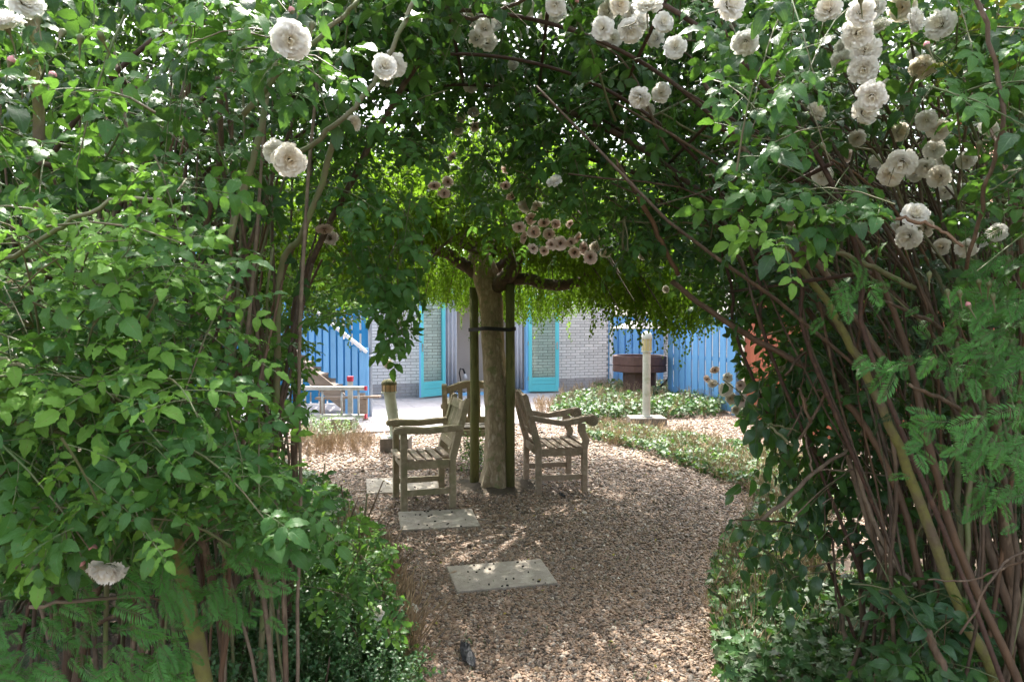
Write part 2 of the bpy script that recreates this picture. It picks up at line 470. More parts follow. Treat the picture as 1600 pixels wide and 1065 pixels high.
class MB:
    def __init__(s):
        s.v = []; s.f = []; s.m = []

    def add(s, v, f, m=0):
        b = len(s.v)
        s.v += [tuple(map(float, p)) for p in v]
        s.f += [tuple(i + b for i in q) for q in f]
        s.m += [m] * len(f)
        return s

    def box(s, c, sz, rot=None, m=0):
        c = Vector(c)
        hx, hy, hz = sz[0] / 2, sz[1] / 2, sz[2] / 2
        v = [Vector((x, y, z)) for z in (-hz, hz) for y in (-hy, hy) for x in (-hx, hx)]
        if rot is not None:
            v = [rot @ p for p in v]
        v = [p + c for p in v]
        return s.add(v, [(0, 2, 3, 1), (4, 5, 7, 6), (0, 1, 5, 4), (2, 6, 7, 3), (0, 4, 6, 2), (1, 3, 7, 5)], m)

    def beam(s, a, b, w, h, m=0, up=(0, 0, 1)):
        a = Vector(a); b = Vector(b)
        d = (b - a)
        L = d.length
        x = d.normalized()
        y = Vector(up).cross(x)
        if y.length < 1e-4:
            y = Vector((0, 1, 0)).cross(x)
        y.normalize()
        z = x.cross(y)
        rot = Matrix((x, y, z)).transposed()
        return s.box((a + b) / 2, (L, w, h), rot, m)

    def prism(s, poly, axis, t0, t1, m=0):
        """poly: 2D outline; axis 'y': outline in xz, thickness along y; 'x': outline in yz; 'z': in xy."""
        def P(a, b, t):
            return {'y': (a, t, b), 'x': (t, a, b), 'z': (a, b, t)}[axis]
        n = len(poly)
        v = [P(a, b, t0) for a, b in poly] + [P(a, b, t1) for a, b in poly]
        f = [tuple(range(n)), tuple(range(2 * n - 1, n - 1, -1))]
        f += [(i, i + n, (i + 1) % n + n, (i + 1) % n) for i in range(n)]
        return s.add(v, f, m)

    def tube(s, pts, rad, sides=8, m=0, cap=True):
        v, f = tube_geo(np.array([pts], float), np.array([rad if hasattr(rad, '__len__') else [rad] * len(pts)], float), sides, cap)
        return s.add(v, f, m)

    def lathe(s, prof, n=20, m=0, c=(0, 0, 0)):
        v = []; f = []
        k = len(prof)
        for r, z in prof:
            for j in range(n):
                a = 2 * PI * j / n
                v.append((c[0] + r * math.cos(a), c[1] + r * math.sin(a), c[2] + z))
        for i in range(k - 1):
            for j in range(n):
                f.append((i * n + j, i * n + (j + 1) % n, (i + 1) * n + (j + 1) % n, (i + 1) * n + j))
        f.append(tuple(range(n - 1, -1, -1)))
        f.append(tuple((k - 1) * n + j for j in range(n)))
        return s.add(v, f, m)

    def build(s, name, mat, parent=None, bevel=0.0, smooth=False, loc=None, kind=None, label=None):
        me = mesh_from(name, s.v, s.f, mat, smooth, s.m)
        o = link(name, me, parent, loc)
        if bevel:
            b = o.modifiers.new('bevel', 'BEVEL')
            b.width = bevel; b.segments = 2; b.limit_method = 'ANGLE'
        if kind: o['kind'] = kind
        if label: o['label'] = label
        return o


def tube_geo(paths, radii, sides=6, cap=False):
    """paths (M,K,3), radii (M,K) -> vertices and faces of M round tubes."""
    Mn, K, _ = paths.shape
    t = np.gradient(paths, axis=1)
    t = nrm(t)
    mean = nrm(paths[:, -1] - paths[:, 0] + 1e-6)
    ref = np.where(np.abs(mean[:, 2:3]) > 0.8, np.array([[1.0, 0.13, 0]]), np.array([[0.1, 0.12, 1.0]]))
    ref = np.repeat(ref[:, None, :], K, 1)
    n1 = nrm(np.cross(t, ref)); n2 = np.cross(t, n1)
    a = np.arange(sides) * 2 * PI / sides
    v = paths[:, :, None, :] + radii[:, :, None, None] * (np.cos(a)[None, None, :, None] * n1[:, :, None, :] + np.sin(a)[None, None, :, None] * n2[:, :, None, :])
    v = v.reshape(-1, 3)
    base = (np.arange(Mn) * K * sides)[:, None, None] + (np.arange(K - 1) * sides)[None, :, None]
    j = np.arange(sides)[None, None, :]; j2 = (j + 1) % sides
    q = np.stack([base + j, base + j2, base + sides + j2, base + sides + j], -1).reshape(-1, 4)
    f = [tuple(x) for x in q.tolist()]
    if cap:
        for m_ in range(Mn):
            o = m_ * K * sides
            f.append(tuple(o + i for i in range(sides - 1, -1, -1)))
            f.append(tuple(o + (K - 1) * sides + i for i in range(sides)))
    return v, f


def spline(pts, n):
    P = np.array(pts, float)
    P = np.vstack([2 * P[0] - P[1], P, 2 * P[-1] - P[-2]])
    k = len(P) - 3
    out = []
    for u in np.linspace(0, k - 1e-6, n):
        i = int(u); t = u - i
        a, b, c, d = P[i:i + 4]
        out.append(0.5 * (2 * b + (c - a) * t + (2 * a - 5 * b + 4 * c - d) * t * t + (3 * b - a - 3 * c + d) * t ** 3))
    return np.array(out)


def quad_mesh_np(name, v, f4, mats, smooth=True):
    me = bpy.data.meshes.new(name)
    v = np.asarray(v, np.float32); f4 = np.asarray(f4, np.int32)
    n = len(f4); k = f4.shape[1]
    me.vertices.add(len(v)); me.vertices.foreach_set('co', v.ravel())
    me.loops.add(n * k); me.loops.foreach_set('vertex_index', f4.ravel())
    me.polygons.add(n)
    me.polygons.foreach_set('loop_start', np.arange(n, dtype=np.int32) * k)
    me.polygons.foreach_set('loop_total', np.full(n, k, np.int32))
    if smooth:
        me.polygons.foreach_set('use_smooth', np.ones(n, bool))
    me.materials.append(mats)
    me.update(calc_edges=True)
    me.validate()
    return me


# --- instancing of nobody-could-count foliage and gravel with geometry nodes
def scatter(name, pos, rot, scl, idx, protos, parent=None):
    pc = bpy.data.collections.new('pieces_' + name)
    for i, me in enumerate(protos):
        po = bpy.data.objects.new('piece_%02d_%s' % (i, name), me)
        pc.objects.link(po)
    me = bpy.data.meshes.new(name)
    n = len(pos)
    me.vertices.add(n)
    me.vertices.foreach_set('co', np.asarray(pos, np.float32).ravel())
    for an, tp, val in (('rot', 'FLOAT_VECTOR', rot), ('scl', 'FLOAT_VECTOR', scl), ('pick', 'INT', idx)):
        a = me.attributes.new(an, tp, 'POINT')
        if tp == 'FLOAT_VECTOR':
            a.data.foreach_set('vector', np.asarray(val, np.float32).ravel())
        else:
            a.data.foreach_set('value', np.asarray(val, np.int32))
    o = link(name, me, parent)
    ng = bpy.data.node_groups.new('scatter_' + name, 'GeometryNodeTree')
    ng.interface.new_socket('Geometry', in_out='INPUT', socket_type='NodeSocketGeometry')
    ng.interface.new_socket('Geometry', in_out='OUTPUT', socket_type='NodeSocketGeometry')
    gi = ng.nodes.new('NodeGroupInput'); go = ng.nodes.new('NodeGroupOutput')
    ip = ng.nodes.new('GeometryNodeInstanceOnPoints')
    ci = ng.nodes.new('GeometryNodeCollectionInfo')
    ci.inputs[0].default_value = pc
    ci.inputs['Separate Children'].default_value = True
    ci.inputs['Reset Children'].default_value = True

    def attr(nm, tp):
        a = ng.nodes.new('GeometryNodeInputNamedAttribute')
        a.data_type = tp
        a.inputs[0].default_value = nm
        return a.outputs[0]
    ng.links.new(gi.outputs[0], ip.inputs['Points'])
    ng.links.new(ci.outputs[0], ip.inputs['Instance'])
    ip.inputs['Pick Instance'].default_value = True
    ng.links.new(attr('pick', 'INT'), ip.inputs['Instance Index'])
    ng.links.new(attr('rot', 'FLOAT_VECTOR'), ip.inputs['Rotation'])
    ng.links.new(attr('scl', 'FLOAT_VECTOR'), ip.inputs['Scale'])
    ng.links.new(ip.outputs[0], go.inputs[0])
    md = o.modifiers.new('scatter', 'NODES')
    md.node_group = ng
    o['kind'] = 'stuff'
    return o


def orient(D, N):
    """rotation matrices whose +Y is D and +Z is near N"""
    Y = nrm(D)
    X = nrm(np.cross(Y, N))
    Z = np.cross(X, Y)
    return np.stack([X, Y, Z], -1)


def eulers(Rm):
    y = np.arcsin(np.clip(-Rm[:, 2, 0], -1, 1))
    x = np.arctan2(Rm[:, 2, 1], Rm[:, 2, 2])
    z = np.arctan2(Rm[:, 1, 0], Rm[:, 0, 0])
    return np.stack([x, y, z], -1)


OPENING = [(655, 1090), (625, 980), (585, 880), (545, 800), (485, 745), (470, 690), (474, 600), (480, 508), (548, 500), (572, 548), (612, 566), (642, 545), (662, 470), (665, 430), (700, 400), (800, 395), (950, 420), (1040, 455), (1120, 505), (1150, 560), (1170, 640), (1210, 740), (1290, 800), (1360, 830), (1370, 900), (1300, 960), (1120, 1090)]
CLEAR_BLOOMS = []


def project(p):
    rel = p - CAM
    dep = rel @ FW
    return 800 + F * rel[..., 0] / np.maximum(dep, .1), 532.5 - F * (rel @ UP) / np.maximum(dep, .1), dep


def clear_of_view(p, half=0.0):
    """the walk-through under the arch is cut free, and the blooms sit on top of the leaves"""
    x, y, d = project(p)
    ok = ~in_poly(x, y, OPENING)
    for bx, by, bs, bd in CLEAR_BLOOMS:
        ok &= ~((d < bd + .02) & (np.hypot(x - bx, y - by) < bs * .5 + half * F / np.maximum(d, .3)))
    return ok


def place_leaves(root, pos, D, N, scl, idx, protos, nparts=0, part='leaf', stuff='foliage', clear=False, low=None):
    """nearest nparts in the frame become parts of their own, the rest one stuff part"""
    Rm = orient(D, N)
    rel = pos - CAM
    dep = rel @ FW
    px = 800 + F * rel[:, 0] / np.maximum(dep, .1); py = 532.5 - F * (rel @ UP) / np.maximum(dep, .1)
    # never right in front of the lens
    ok = dep > 0.72
    if clear:
        ok &= clear_of_view(pos + nrm(D) * .05, .036)
    if low is not None:
        x_, y_, _d = project(pos + nrm(D) * .06)
        ok &= ~in_poly(x_, y_, low)
    pos, Rm, scl, idx, dep, px, py = pos[ok], Rm[ok], scl[ok], idx[ok], dep[ok], px[ok], py[ok]
    vis = (px > 0) & (px < 1600) & (py > 0) & (py < 1065)
    order = np.argsort(np.where(vis, dep / scl, 1e9))
    a = order[:nparts]; b = order[nparts:]
    loc = np.array(root.location) if root is not None else np.zeros(3)
    for i in a:
        mt = Matrix.Translation(Vector(pos[i] - loc)) @ Matrix(Rm[i].tolist()).to_4x4() @ Matrix.Diagonal((scl[i], scl[i], scl[i], 1))
        link(part, protos[idx[i]], root, mat=mt)
    if len(b):
        scatter(stuff, pos[b] - loc, eulers(Rm[b]), np.repeat(scl[b][:, None], 3, 1), idx[b], protos, root)


# ------------------------------------------------------------------ leaf shapes
def leaflet(L=0.045, Wd=0.026, fold=0.25, curl=0.25, rows=5, org=(0, 0, 0), ang=0.0, tilt=0.0, roll=0.0, shape=0.92, saw=0.0):
    v = []; uv = []; f = []
    ts = np.linspace(0, 1, rows + 1)
    for i, t in enumerate(ts):
        w = Wd / 2 * (math.sin(PI * min(1, t ** shape)) ** 0.74 if 0 < t < 1 else 0) * (1 + saw * (1 if i % 2 else -1))
        z = -curl * L * t * t * 0.8 + 0.08 * L * math.sin(t * PI)
        if i in (0, rows):
            v.append((0, t * L, z)); uv.append((0.5, t))
        else:
            e = 0.0015 * math.sin(i * 2.3)
            v += [(-w, t * L - 0.12 * w, z + fold * w + e), (0, t * L, z), (w, t * L - 0.12 * w, z + fold * w - e)]
            uv += [(0, t), (0.5, t), (1, t)]
    f += [(0, 2, 1), (0, 3, 2)]
    for i in range(rows - 2):
        a = 1 + 3 * i
        f += [(a, a + 1, a + 4, a + 3), (a + 1, a + 2, a + 5, a + 4)]
    a = 1 + 3 * (rows - 2); e = len(v) - 1
    f += [(a, a + 1, e), (a + 1, a + 2, e)]
    rot = Matrix.Rotation(ang, 3, 'Z') @ Matrix.Rotation(tilt, 3, 'X') @ Matrix.Rotation(roll, 3, 'Y')
    v = [rot @ Vector(p) + Vector(org) for p in v]
    return v, f, uv


class LB:
    def __init__(s): s.v = []; s.f = []; s.uv = []; s.m = []

    def add(s, g, m=0):
        v, f, uv = g
        b = len(s.v)
        s.v += [tuple(p) for p in v]; s.f += [tuple(i + b for i in q) for q in f]; s.uv += list(uv); s.m += [m] * len(f)

    def stem(s, pts, r, sides=3, m=1):
        K = len(pts)
        v, f = tube_geo(np.array([pts], float), np.array([[r] * K]), sides)
        s.add((v.tolist(), f, [(0.5, 0.5)] * len(v)), m)

    def mesh(s, name, mats): return mesh_from(name, s.v, s.f, mats, True, s.m, s.uv)


def compound(name, mat, n=5, L=0.042, Wd=0.023, seed=0, curl=0.3):
    r = random.Random(seed)
    b = LB()
    pairs = (n - 1) // 2
    Lr = 0.055 + 0.02 * pairs
    pt = lambda t: (0, Lr * t, -0.018 * t * t)
    b.stem([pt(t) for t in (0, .35, .7, 1)], 0.0009)
    b.add(leaflet(L * 1.15, Wd * 1.15, 0.22, curl, 10, saw=.06, org=pt(1), tilt=-0.25 + r.uniform(-.2, .2), roll=r.uniform(-.3, .3)))
    for i in range(pairs):
        t = 0.45 + 0.42 * i / max(1, pairs - 1) if pairs > 1 else 0.7
        sc = 0.78 + 0.22 * (i + 1) / pairs
        for sgn in (-1, 1):
            b.add(leaflet(L * sc * r.uniform(.9, 1.08), Wd * sc, r.uniform(.1, .35), curl * r.uniform(.4, 1.5), 10, saw=.06, org=pt(t),
                          ang=sgn * r.uniform(-1.25, -.95), tilt=r.uniform(-.35, .1), roll=r.uniform(-.35, .35)))
    return b.mesh(name, [M[mat], M['twig']])


ROSE = [compound('rose_leaf', 'rose_leaf', 5, seed=1), compound('rose_leaf', 'rose_leaf', 7, L=0.036, Wd=0.019, seed=2), compound('rose_leaf', 'rose_leaf', 5, L=0.047, Wd=0.025, seed=3),
        compound('rose_leaf', 'rose_light', 5, L=0.036, Wd=0.019, seed=4), compound('rose_leaf', 'rose_light', 7, L=0.03, Wd=0.015, seed=5),
        compound('rose_leaf', 'rose_dark', 5, L=0.05, Wd=0.028, seed=6, curl=0.45), compound('rose_leaf', 'rose_dark', 3, L=0.055, Wd=0.031, seed=7, curl=0.45), compound('rose_leaf', 'yellow_leaf', 5, seed=8)]


def simple_leaf(name, mat, L, Wd, curl=0.3, fold=0.25, shape=0.8, rows=6, pet=0.012):
    b = LB()
    b.stem([(0, 0, 0), (0, pet, 0)], 0.0008)
    b.add(leaflet(L, Wd, fold, curl, rows, org=(0, pet, 0), shape=shape))
    return b.mesh(name, [M[mat], M['twig']])


SHRUB = [simple_leaf('shrub_leaf', 'shrub_leaf', 0.065, 0.036, .4), simple_leaf('shrub_leaf', 'shrub_leaf', 0.055, 0.033, .25, .35), simple_leaf('shrub_leaf', 'rose_leaf', 0.06, 0.032, .5)]


def clump(name, mat, n, L, Wd, rad, seed, stem=False):
    r = random.Random(seed)
    b = LB()
    for i in range(n):
        p = Vector((r.gauss(0, 1), r.gauss(0, 1), r.gauss(0, 1))).normalized() * rad * r.uniform(.2, 1)
        b.add(leaflet(L * r.uniform(.7, 1.15), Wd * r.uniform(.7, 1.1), r.uniform(.1, .4), r.uniform(.1, .5), 3, org=p, ang=r.uniform(0, 2 * PI), tilt=r.uniform(-1.0, .5), roll=r.uniform(-.7, .7)))
    return b.mesh(name, [M[mat], M['twig']])


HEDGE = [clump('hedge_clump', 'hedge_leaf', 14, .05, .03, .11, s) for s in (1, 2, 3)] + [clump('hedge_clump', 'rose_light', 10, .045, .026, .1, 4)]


def weeping_twig(name, L, n, seed):
    r = random.Random(seed)
    b = LB()
    x = r.uniform(-.05, .05)
    path = [(x * math.sin(t * 2.2), 0.03 * math.sin(t * 3 + seed), -L * t) for t in np.linspace(0, 1, 6)]
    b.stem(path, 0.0012)
    P = spline(path, n)
    for i in range(n):
        b.add(leaflet(.032 * r.uniform(.7, 1.15), .021, .2, .15, 3, org=P[i] + np.array([r.uniform(-.02, .02), r.uniform(-.02, .02), 0]), ang=r.uniform(0, 2 * PI), tilt=r.uniform(-1.5, -.6), roll=r.uniform(-.8, .8)))
    return b.mesh(name, [M['birch_leaf'], M['limb']])


BIRCH = [weeping_twig('hanging_twig', L, n, s) for s, (L, n) in enumerate([(.35, 24), (.5, 34), (.62, 40), (.25, 20)])]


def ivy_leaf(name, mat, s=0.045):
    pts = [(0, 0), (.30, -.12), (.5, .15), (.30, .35), (.42, .62), (.15, .62), (0, 1.0), (-.15, .62), (-.42, .62), (-.30, .35), (-.5, .15), (-.30, -.12)]
    v = [(0, .35 * s, 0.0)] + [(x * s, y * s, (abs(x) * .22 - .12 * y * y) * s) for x, y in pts]
    uv = [(.5, .35)] + [(x + .5, y) for x, y in pts]
    f = [(0, i, i % 12 + 1) for i in range(1, 13)]
    b = LB(); b.add((v, f, uv)); b.stem([(0, 0, 0), (0, -.02, -.03)], .0008)
    return b.mesh(name, [M[mat], M['twig']])


IVY = [ivy_leaf('ivy_leaf', 'ivy_leaf', .05), ivy_leaf('ivy_leaf', 'ivy_leaf', .038), ivy_leaf('ivy_leaf', 'ivy_pale', .042), ivy_leaf('ivy_leaf', 'weed_leaf', .035)]


def sprig(name, mat, n, L, Wd, H, seed):
    r = random.Random(seed); b = LB()
    lean = (r.uniform(-.25, .25), r.uniform(-.25, .25))
    P = [(lean[0] * H * t * t, lean[1] * H * t * t, H * t) for t in np.linspace(0, 1, 4)]
    b.stem(P, .001)
    Q = spline(P, n)
    for i in range(n):
        b.add(leaflet(L * r.uniform(.8, 1.15), Wd, .3, .3, 3, org=Q[i], ang=i * 2.4 + r.uniform(-.3, .3), tilt=r.uniform(.1, .8), roll=r.uniform(-.3, .3)))
    return b.mesh(name, [M[mat], M['twig']])


BOX = [sprig('box_sprig', 'box_leaf', 16, .021, .012, .12, s) for s in (1, 2, 3)]
WEED = [sprig('weed_sprig', 'weed_leaf', 8, .035, .02, .14, s) for s in (5, 6)]


def straw(name, mat, n, H, spread, seed, heads=True, r0=.0012):
    r = random.Random(seed); b = LB()
    for i in range(n):
        a = r.uniform(0, 2 * PI); sp = r.uniform(.1, 1) * spread; h = H * r.uniform(.6, 1.1)
        x, y = r.uniform(-.03, .03), r.uniform(-.03, .03)
        P = [(x + math.cos(a) * sp * t ** 1.5, y + math.sin(a) * sp * t ** 1.5, h * t) for t in (0, .4, .75, 1)]
        b.stem(P, r0 * r.uniform(.7, 1.4), 3, 0)
        if heads:
            v, f = tube_geo(np.array([[P[-2], (np.array(P[-2]) + P[-1]) / 2, P[-1]]]), np.array([[.001, .0035, .001]]), 3)
            b.add((v.tolist(), f, [(.5, .5)] * len(v)), 0)
    return b.mesh(name, [M[mat]])


STRAW = [straw('straw_tuft', 'straw', 9, .2, .07, s) for s in (1, 2, 3)]
HEATH = [straw('heath_tuft', 'drybrown', 12, .28, .1, s, True, .0016) for s in (4, 5)] + [straw('heath_tuft', 'straw', 8, .26, .09, 6, True, .0015)]


def yew_spray(name, mat, L, n, nl, seed):
    r = random.Random(seed); b = LB()
    pt = lambda t: np.array([.01 * math.sin(t * 2 + seed), L * t, -.28 * L * t * t])
    b.stem([pt(t) for t in (0, .3, .6, .85, 1)], .0011)
    for i in range(n):
        t = .04 + .96 * i / (n - 1)
        for sg in (-1, 1):
            l = nl * (1 - .35 * abs(t - .45)) * r.uniform(.88, 1.08) * (1 - .45 * max(0, t - .75) / .25)
            a = sg * (-1.12 + .75 * t ** 2 + r.uniform(-.08, .08))
            d = np.array([-math.sin(a), math.cos(a), .12 + r.uniform(-.15, .12)])
            o = pt(t)
            w = .0021
            side = np.array([math.cos(a), math.sin(a), 0]) * w
            m_ = o + d * l * .55; e = o + d * l + np.array([0, 0, -.18 * l])
            v = [o, m_ - side + (0, 0, -.0006), m_ + (0, 0, .0006), m_ + side + (0, 0, -.0006), e]
            b.add(([tuple(q) for q in v], [(0, 2, 1), (0, 3, 2), (1, 2, 4), (2, 3, 4)], [(.5, 0), (0, .5), (.5, .5), (1, .5), (.5, 1)]))
    return b.mesh(name, [M[mat], M['twig']])


YEW = [yew_spray('yew_spray', 'yew', .066, 14, .027, 1), yew_spray('yew_spray', 'yew', .05, 11, .026, 2), yew_spray('yew_spray', 'yew', .08, 17, .026, 3)]
YEWD = [yew_spray('yew_spray', 'yew_dark', .10, 16, .024, 4), yew_spray('yew_spray', 'yew_dark', .08, 14, .024, 5)]


# ------------------------------------------------------------------ blooms
RINGS = ((20, 1.0, 1.55), (19, 1.0, 1.32), (17, .98, 1.10), (14, .95, .88), (11, .92, .66), (8, .88, .44), (4, .86, .2))


def bloom(name, mat, seed, rad=0.0275, rings=RINGS, open_=False):
    """a full double rose: every petal tip lies on a low dome, the frilled petals overlap inwards"""
    r = random.Random(seed)
    v = []; f = []; uv = []; fm = []
    for k, (n, sc, th) in enumerate(rings):
        for i in range(n):
            az = 2 * PI * (i + .5 * (k % 2)) / n + r.uniform(-.2, .2)
            tht = th + r.uniform(-.12, .12)
            rr = rad * sc * r.uniform(.84, 1.12)
            zf = .78 if not open_ else .30
            tip = np.array([rr * math.sin(tht), rr * zf * math.cos(tht) + (0 if th < 1.4 else -.003)])
            b0 = np.array([tip[0] * .30, tip[1] * .35 - .006])
            wd = .0125 * r.uniform(.75, 1.3) * (rad / .0275) * (1.1 if k < 3 else .8 if k < 5 else .6)
            base = len(v)
            for a in range(4):
                t = a / 3
                c2 = b0 + (tip - b0) * t
                bul = .0035 * math.sin(t * PI)
                for c in range(5):
                    s_ = (c - 2) / 2
                    ww = wd * (.30 + .70 * math.sin(t * PI * .60)) * .5
                    fr = r.uniform(-.0019, .0019) * t + .0012 * t * math.sin(s_ * 5 + i)
                    x = c2[0] + bul * .4 - (.0022 * abs(s_) ** 2 if a == 3 else 0) + (-.0009 if (a == 3 and c == 2) else 0)
                    z = c2[1] + bul + .0022 * abs(s_) ** 1.5 * t + fr
                    y = s_ * ww
                    X = x * math.cos(az) - y * math.sin(az); Y = x * math.sin(az) + y * math.cos(az)
                    v.append((X, Y, z)); uv.append((min(1, math.hypot(X, Y) / rad) if not open_ else min(1, t * .9 + .1), t))
            for a in range(3):
                for c in range(4):
                    q = base + a * 5 + c
                    f.append((q, q + 1, q + 6, q + 5)); fm.append(0)
    def addt(pts, rd, m, sides=5):
        vv, ff = tube_geo(np.array([pts], float), np.array([rd], float), sides)
        b = len(v)
        v.extend([tuple(p) for p in vv.tolist()]); f.extend([tuple(i + b for i in q) for q in ff]); fm.extend([m] * len(ff)); uv.extend([(0, 0)] * len(vv))
    addt([(0, 0, -.003), (0, 0, -.008), (0, 0, -.013), (.002, .001, -.03), (.008, .003, -.05)], [.006, .0055, .002, .0012, .0012], 1)
    if open_:
        for i in range(18):
            a = r.uniform(0, 2 * PI); q = r.uniform(.001, .006)
            addt([(0, 0, .001), (q * math.cos(a) * .7, q * math.sin(a) * .7, .006), (q * math.cos(a) * 1.5, q * math.sin(a) * 1.5, .010)], [.0006, .0006, .0012], 2, 3)
    return mesh_from(name, v, f, [M[mat], M['calyx'], M['drybrown']], True, fm, uv)


OPEN = ((15, 1.0, 1.5), (13, .9, 1.3), (11, .72, 1.1))
BLOOM = {'w': [bloom('rose_bloom', 'petal', s) for s in (1, 2, 3)], 'c': [bloom('rose_bloom', 'petal_cream', s) for s in (4, 5)],
         'f': [bloom('rose_bloom', 'petal_faded', s, rings=OPEN, open_=True) for s in (6, 7, 8)]}


def bud_mesh(seed, mat):
    mb = MB()
    v, f = tube_geo(np.array([[(0, 0, 0), (0, 0, .004), (0, 0, .009), (0, 0, .014)]]), np.array([[.002, .0055, .006, .001]]), 7)
    mb.add(v, f, 0)
    v, f = tube_geo(np.array([[(0, 0, .004), (0, 0, 0), (0, 0, -.004), (.003, 0, -.03)]]), np.array([[.0058, .0045, .002, .0009]]), 6)
    mb.add(v, f, 1)
    return mesh_from('rose_bud', mb.v, mb.f, [M[mat], M['calyx']], True, mb.m)


BUD = [bud_mesh(1, 'petal_pink'), bud_mesh(2, 'calyx')]


def add_blooms(root, lst, part='rose_bloom', diam=.056):
    loc = np.array(root.location)
    for px, py, s, k in lst:
        d = F * diam / s
        sc = 1.0
        dmax = 3.4
        if d > dmax:
            sc = dmax / d; d = dmax
        p = W(px, py, d)
        to = CAM - p
        n = nrm(nrm(to) * R.uniform(.6, 1.0) + np.array([R.gauss(0, .42), R.gauss(0, .2), R.gauss(.1 if k != 'f' else -.3, .36)]))
        ms = BLOOM[k]
        q = Vector(n).to_track_quat('Z', 'Y').to_matrix() @ Matrix.Rotation(R.uniform(0, 2 * PI), 3, 'Z')
        sc *= R.uniform(.9, 1.22)
        o = link(part, R.choice(ms), root, mat=Matrix.Translation(Vector(p - loc)) @ q.to_4x4() @ Matrix.Diagonal((sc, sc, sc, 1)))
        if k == 'f': o['label'] = 'faded open bloom with brown centre'
        elif k == 'c': o['label'] = 'cream bloom turning tan'


# ------------------------------------------------------------------ shoots: leaves in rows along thin twigs
def shoots(P, V, L, k, droop=.35, up=(0, -.3, .9), jit=.45, side=.9, fwd=.55, leafdroop=.25):
    Mn = len(P)
    V = nrm(V)
    t = (np.arange(k) + .5) / k
    path = P[:, None, :] + V[:, None, :] * (L[:, None, None] * t[None, :, None])
    path[:, :, 2] -= droop * L[:, None] * t[None, :] ** 2
    upv = np.array(up, float)
    sd = nrm(np.cross(V, upv + rng.normal(0, .2, (Mn, 3))))
    sg = np.where(np.arange(k) % 2 == 0, 1.0, -1.0)
    D = V[:, None, :] * fwd + sd[:, None, :] * sg[None, :, None] * side + rng.normal(0, .22, (Mn, k, 3))
    D[:, -1] = V + rng.normal(0, .15, (Mn, 3))
    D[:, :, 2] -= leafdroop
    N = upv + rng.normal(0, jit, (Mn, k, 3))
    tt = np.linspace(0, 1, 5)
    sp = P[:, None, :] + V[:, None, :] * (L[:, None, None] * tt[None, :, None])
    sp[:, :, 2] -= droop * L[:, None] * tt[None, :] ** 2
    return path.reshape(-1, 3), nrm(D.reshape(-1, 3)), nrm(N.reshape(-1, 3)), sp


def rand_dir(n, bias, spread=.8):
    return nrm(np.array(bias)[None, :] + rng.normal(0, spread, (n, 3)))


def twigs(root, sps, name='twig', r0=.0016, mat='twig', clear=True, low=None):
    sp = np.concatenate(sps)
    if low is not None:
        x_, y_, _d = project(sp[:, -1])
        sp = sp[~in_poly(x_, y_, low)]
    sp = sp[(sp[:, 0] - CAM) @ FW > .75]
    if clear:
        m_ = np.ones(len(sp), bool)
        for q in range(0, sp.shape[1]):
            m_ &= clear_of_view(sp[:, q])
        sp = sp[m_]
    loc = np.array(root.location)
    rad = np.linspace(1.25, .5, sp.shape[1])[None, :] * r0 * rng.uniform(.8, 1.3, (len(sp), 1))
    v, f = tube_geo(sp - loc, rad, 4)
    o = link(name, quad_mesh_np(name, v, f, M[mat]), root)
    o['kind'] = 'stuff'
    return o


def cane(root, pts, r0, r1, mat, name='cane', n=18, sides=7, wob=.005, nodes=True, label=None, check=False):
    loc = np.array(root.location)
    P = spline(pts, n)
    if check and not clear_of_view(P).all():
        return None
    P[1:-1] += rng.normal(0, wob, (n - 2, 3)) * .5
    rad = np.linspace(r0, r1, n)
    if nodes:
        rad = rad * (1 + .12 * rng.random(n))
    v, f = tube_geo((P - loc)[None], rad[None], sides, True)
    v = v.tolist(); nf = len(f)
    if name == 'cane' and r0 > .0045:
        T = nrm(np.gradient(P, axis=0))
        for q in range(1, n - 1):
            for _ in range(2):
                if R.random() < .55:
                    u = R.random(); c_ = P[q] * (1 - u) + P[q + 1] * u - loc
                    rd = np.cross(T[q], np.array([R.gauss(0, 1), R.gauss(0, 1), R.gauss(0, 1)])); rd = rd / max(1e-6, np.linalg.norm(rd))
                    L_ = R.uniform(.005, .009); r_ = rad[q] * .8; w_ = .0028
                    sd_ = np.cross(T[q], rd)
                    b0 = len(v)
                    a0 = c_ + rd * r_
                    v += [tuple(a0 + T[q] * w_), tuple(a0 - T[q] * w_ + sd_ * w_ * .5), tuple(a0 - T[q] * w_ - sd_ * w_ * .5), tuple(a0 + rd * L_ - T[q] * L_ * .5)]
                    f += [(b0, b0 + 1, b0 + 3), (b0 + 1, b0 + 2, b0 + 3), (b0 + 2, b0, b0 + 3)]
    o = link(name, mesh_from(name, v, f, M[mat], True), root)
    if label: o['label'] = label
    return o


# ================================================================== SETTING
WD = np.array([.936, .352]); WNm = np.array([.352, -.936]); W0 = np.array([-2.76, 13.45])
WANG = math.atan2(.352, .936)


def wallp(s, out=0.0, z=0.0):
    p = W0 + WD * s + WNm * out
    return Vector((p[0], p[1], z))


def build_setting():
    v = []; f = []
    # ground: one big sheet
    mb = MB(); mb.add([(-150, -80, -.03), (150, -80, -.03), (150, 220, -.03), (-150, 220, -.03)], [(0, 1, 2, 3)])
    o = mb.build('ground', M['earth']); tag(o, kind='structure', label='dark garden earth under the beds and hedges')
    # gravel path sheet
    poly = [(-3.4, .4), (3.6, .4), (4.2, 6), (4.2, 12.2), (2.0, 12.6), (-.5, 10.0), (-3.2, 9.6), (-3.6, 6)]
    mb = MB(); mb.add([(x, y, -.004) for x, y in poly], [tuple(range(len(poly)))])
    o = mb.build('path', M['soil']); tag(o, kind='structure', label='sandy bed under the gravel of the round sitting place')
    return poly


GRAVEL_POLY = build_setting()


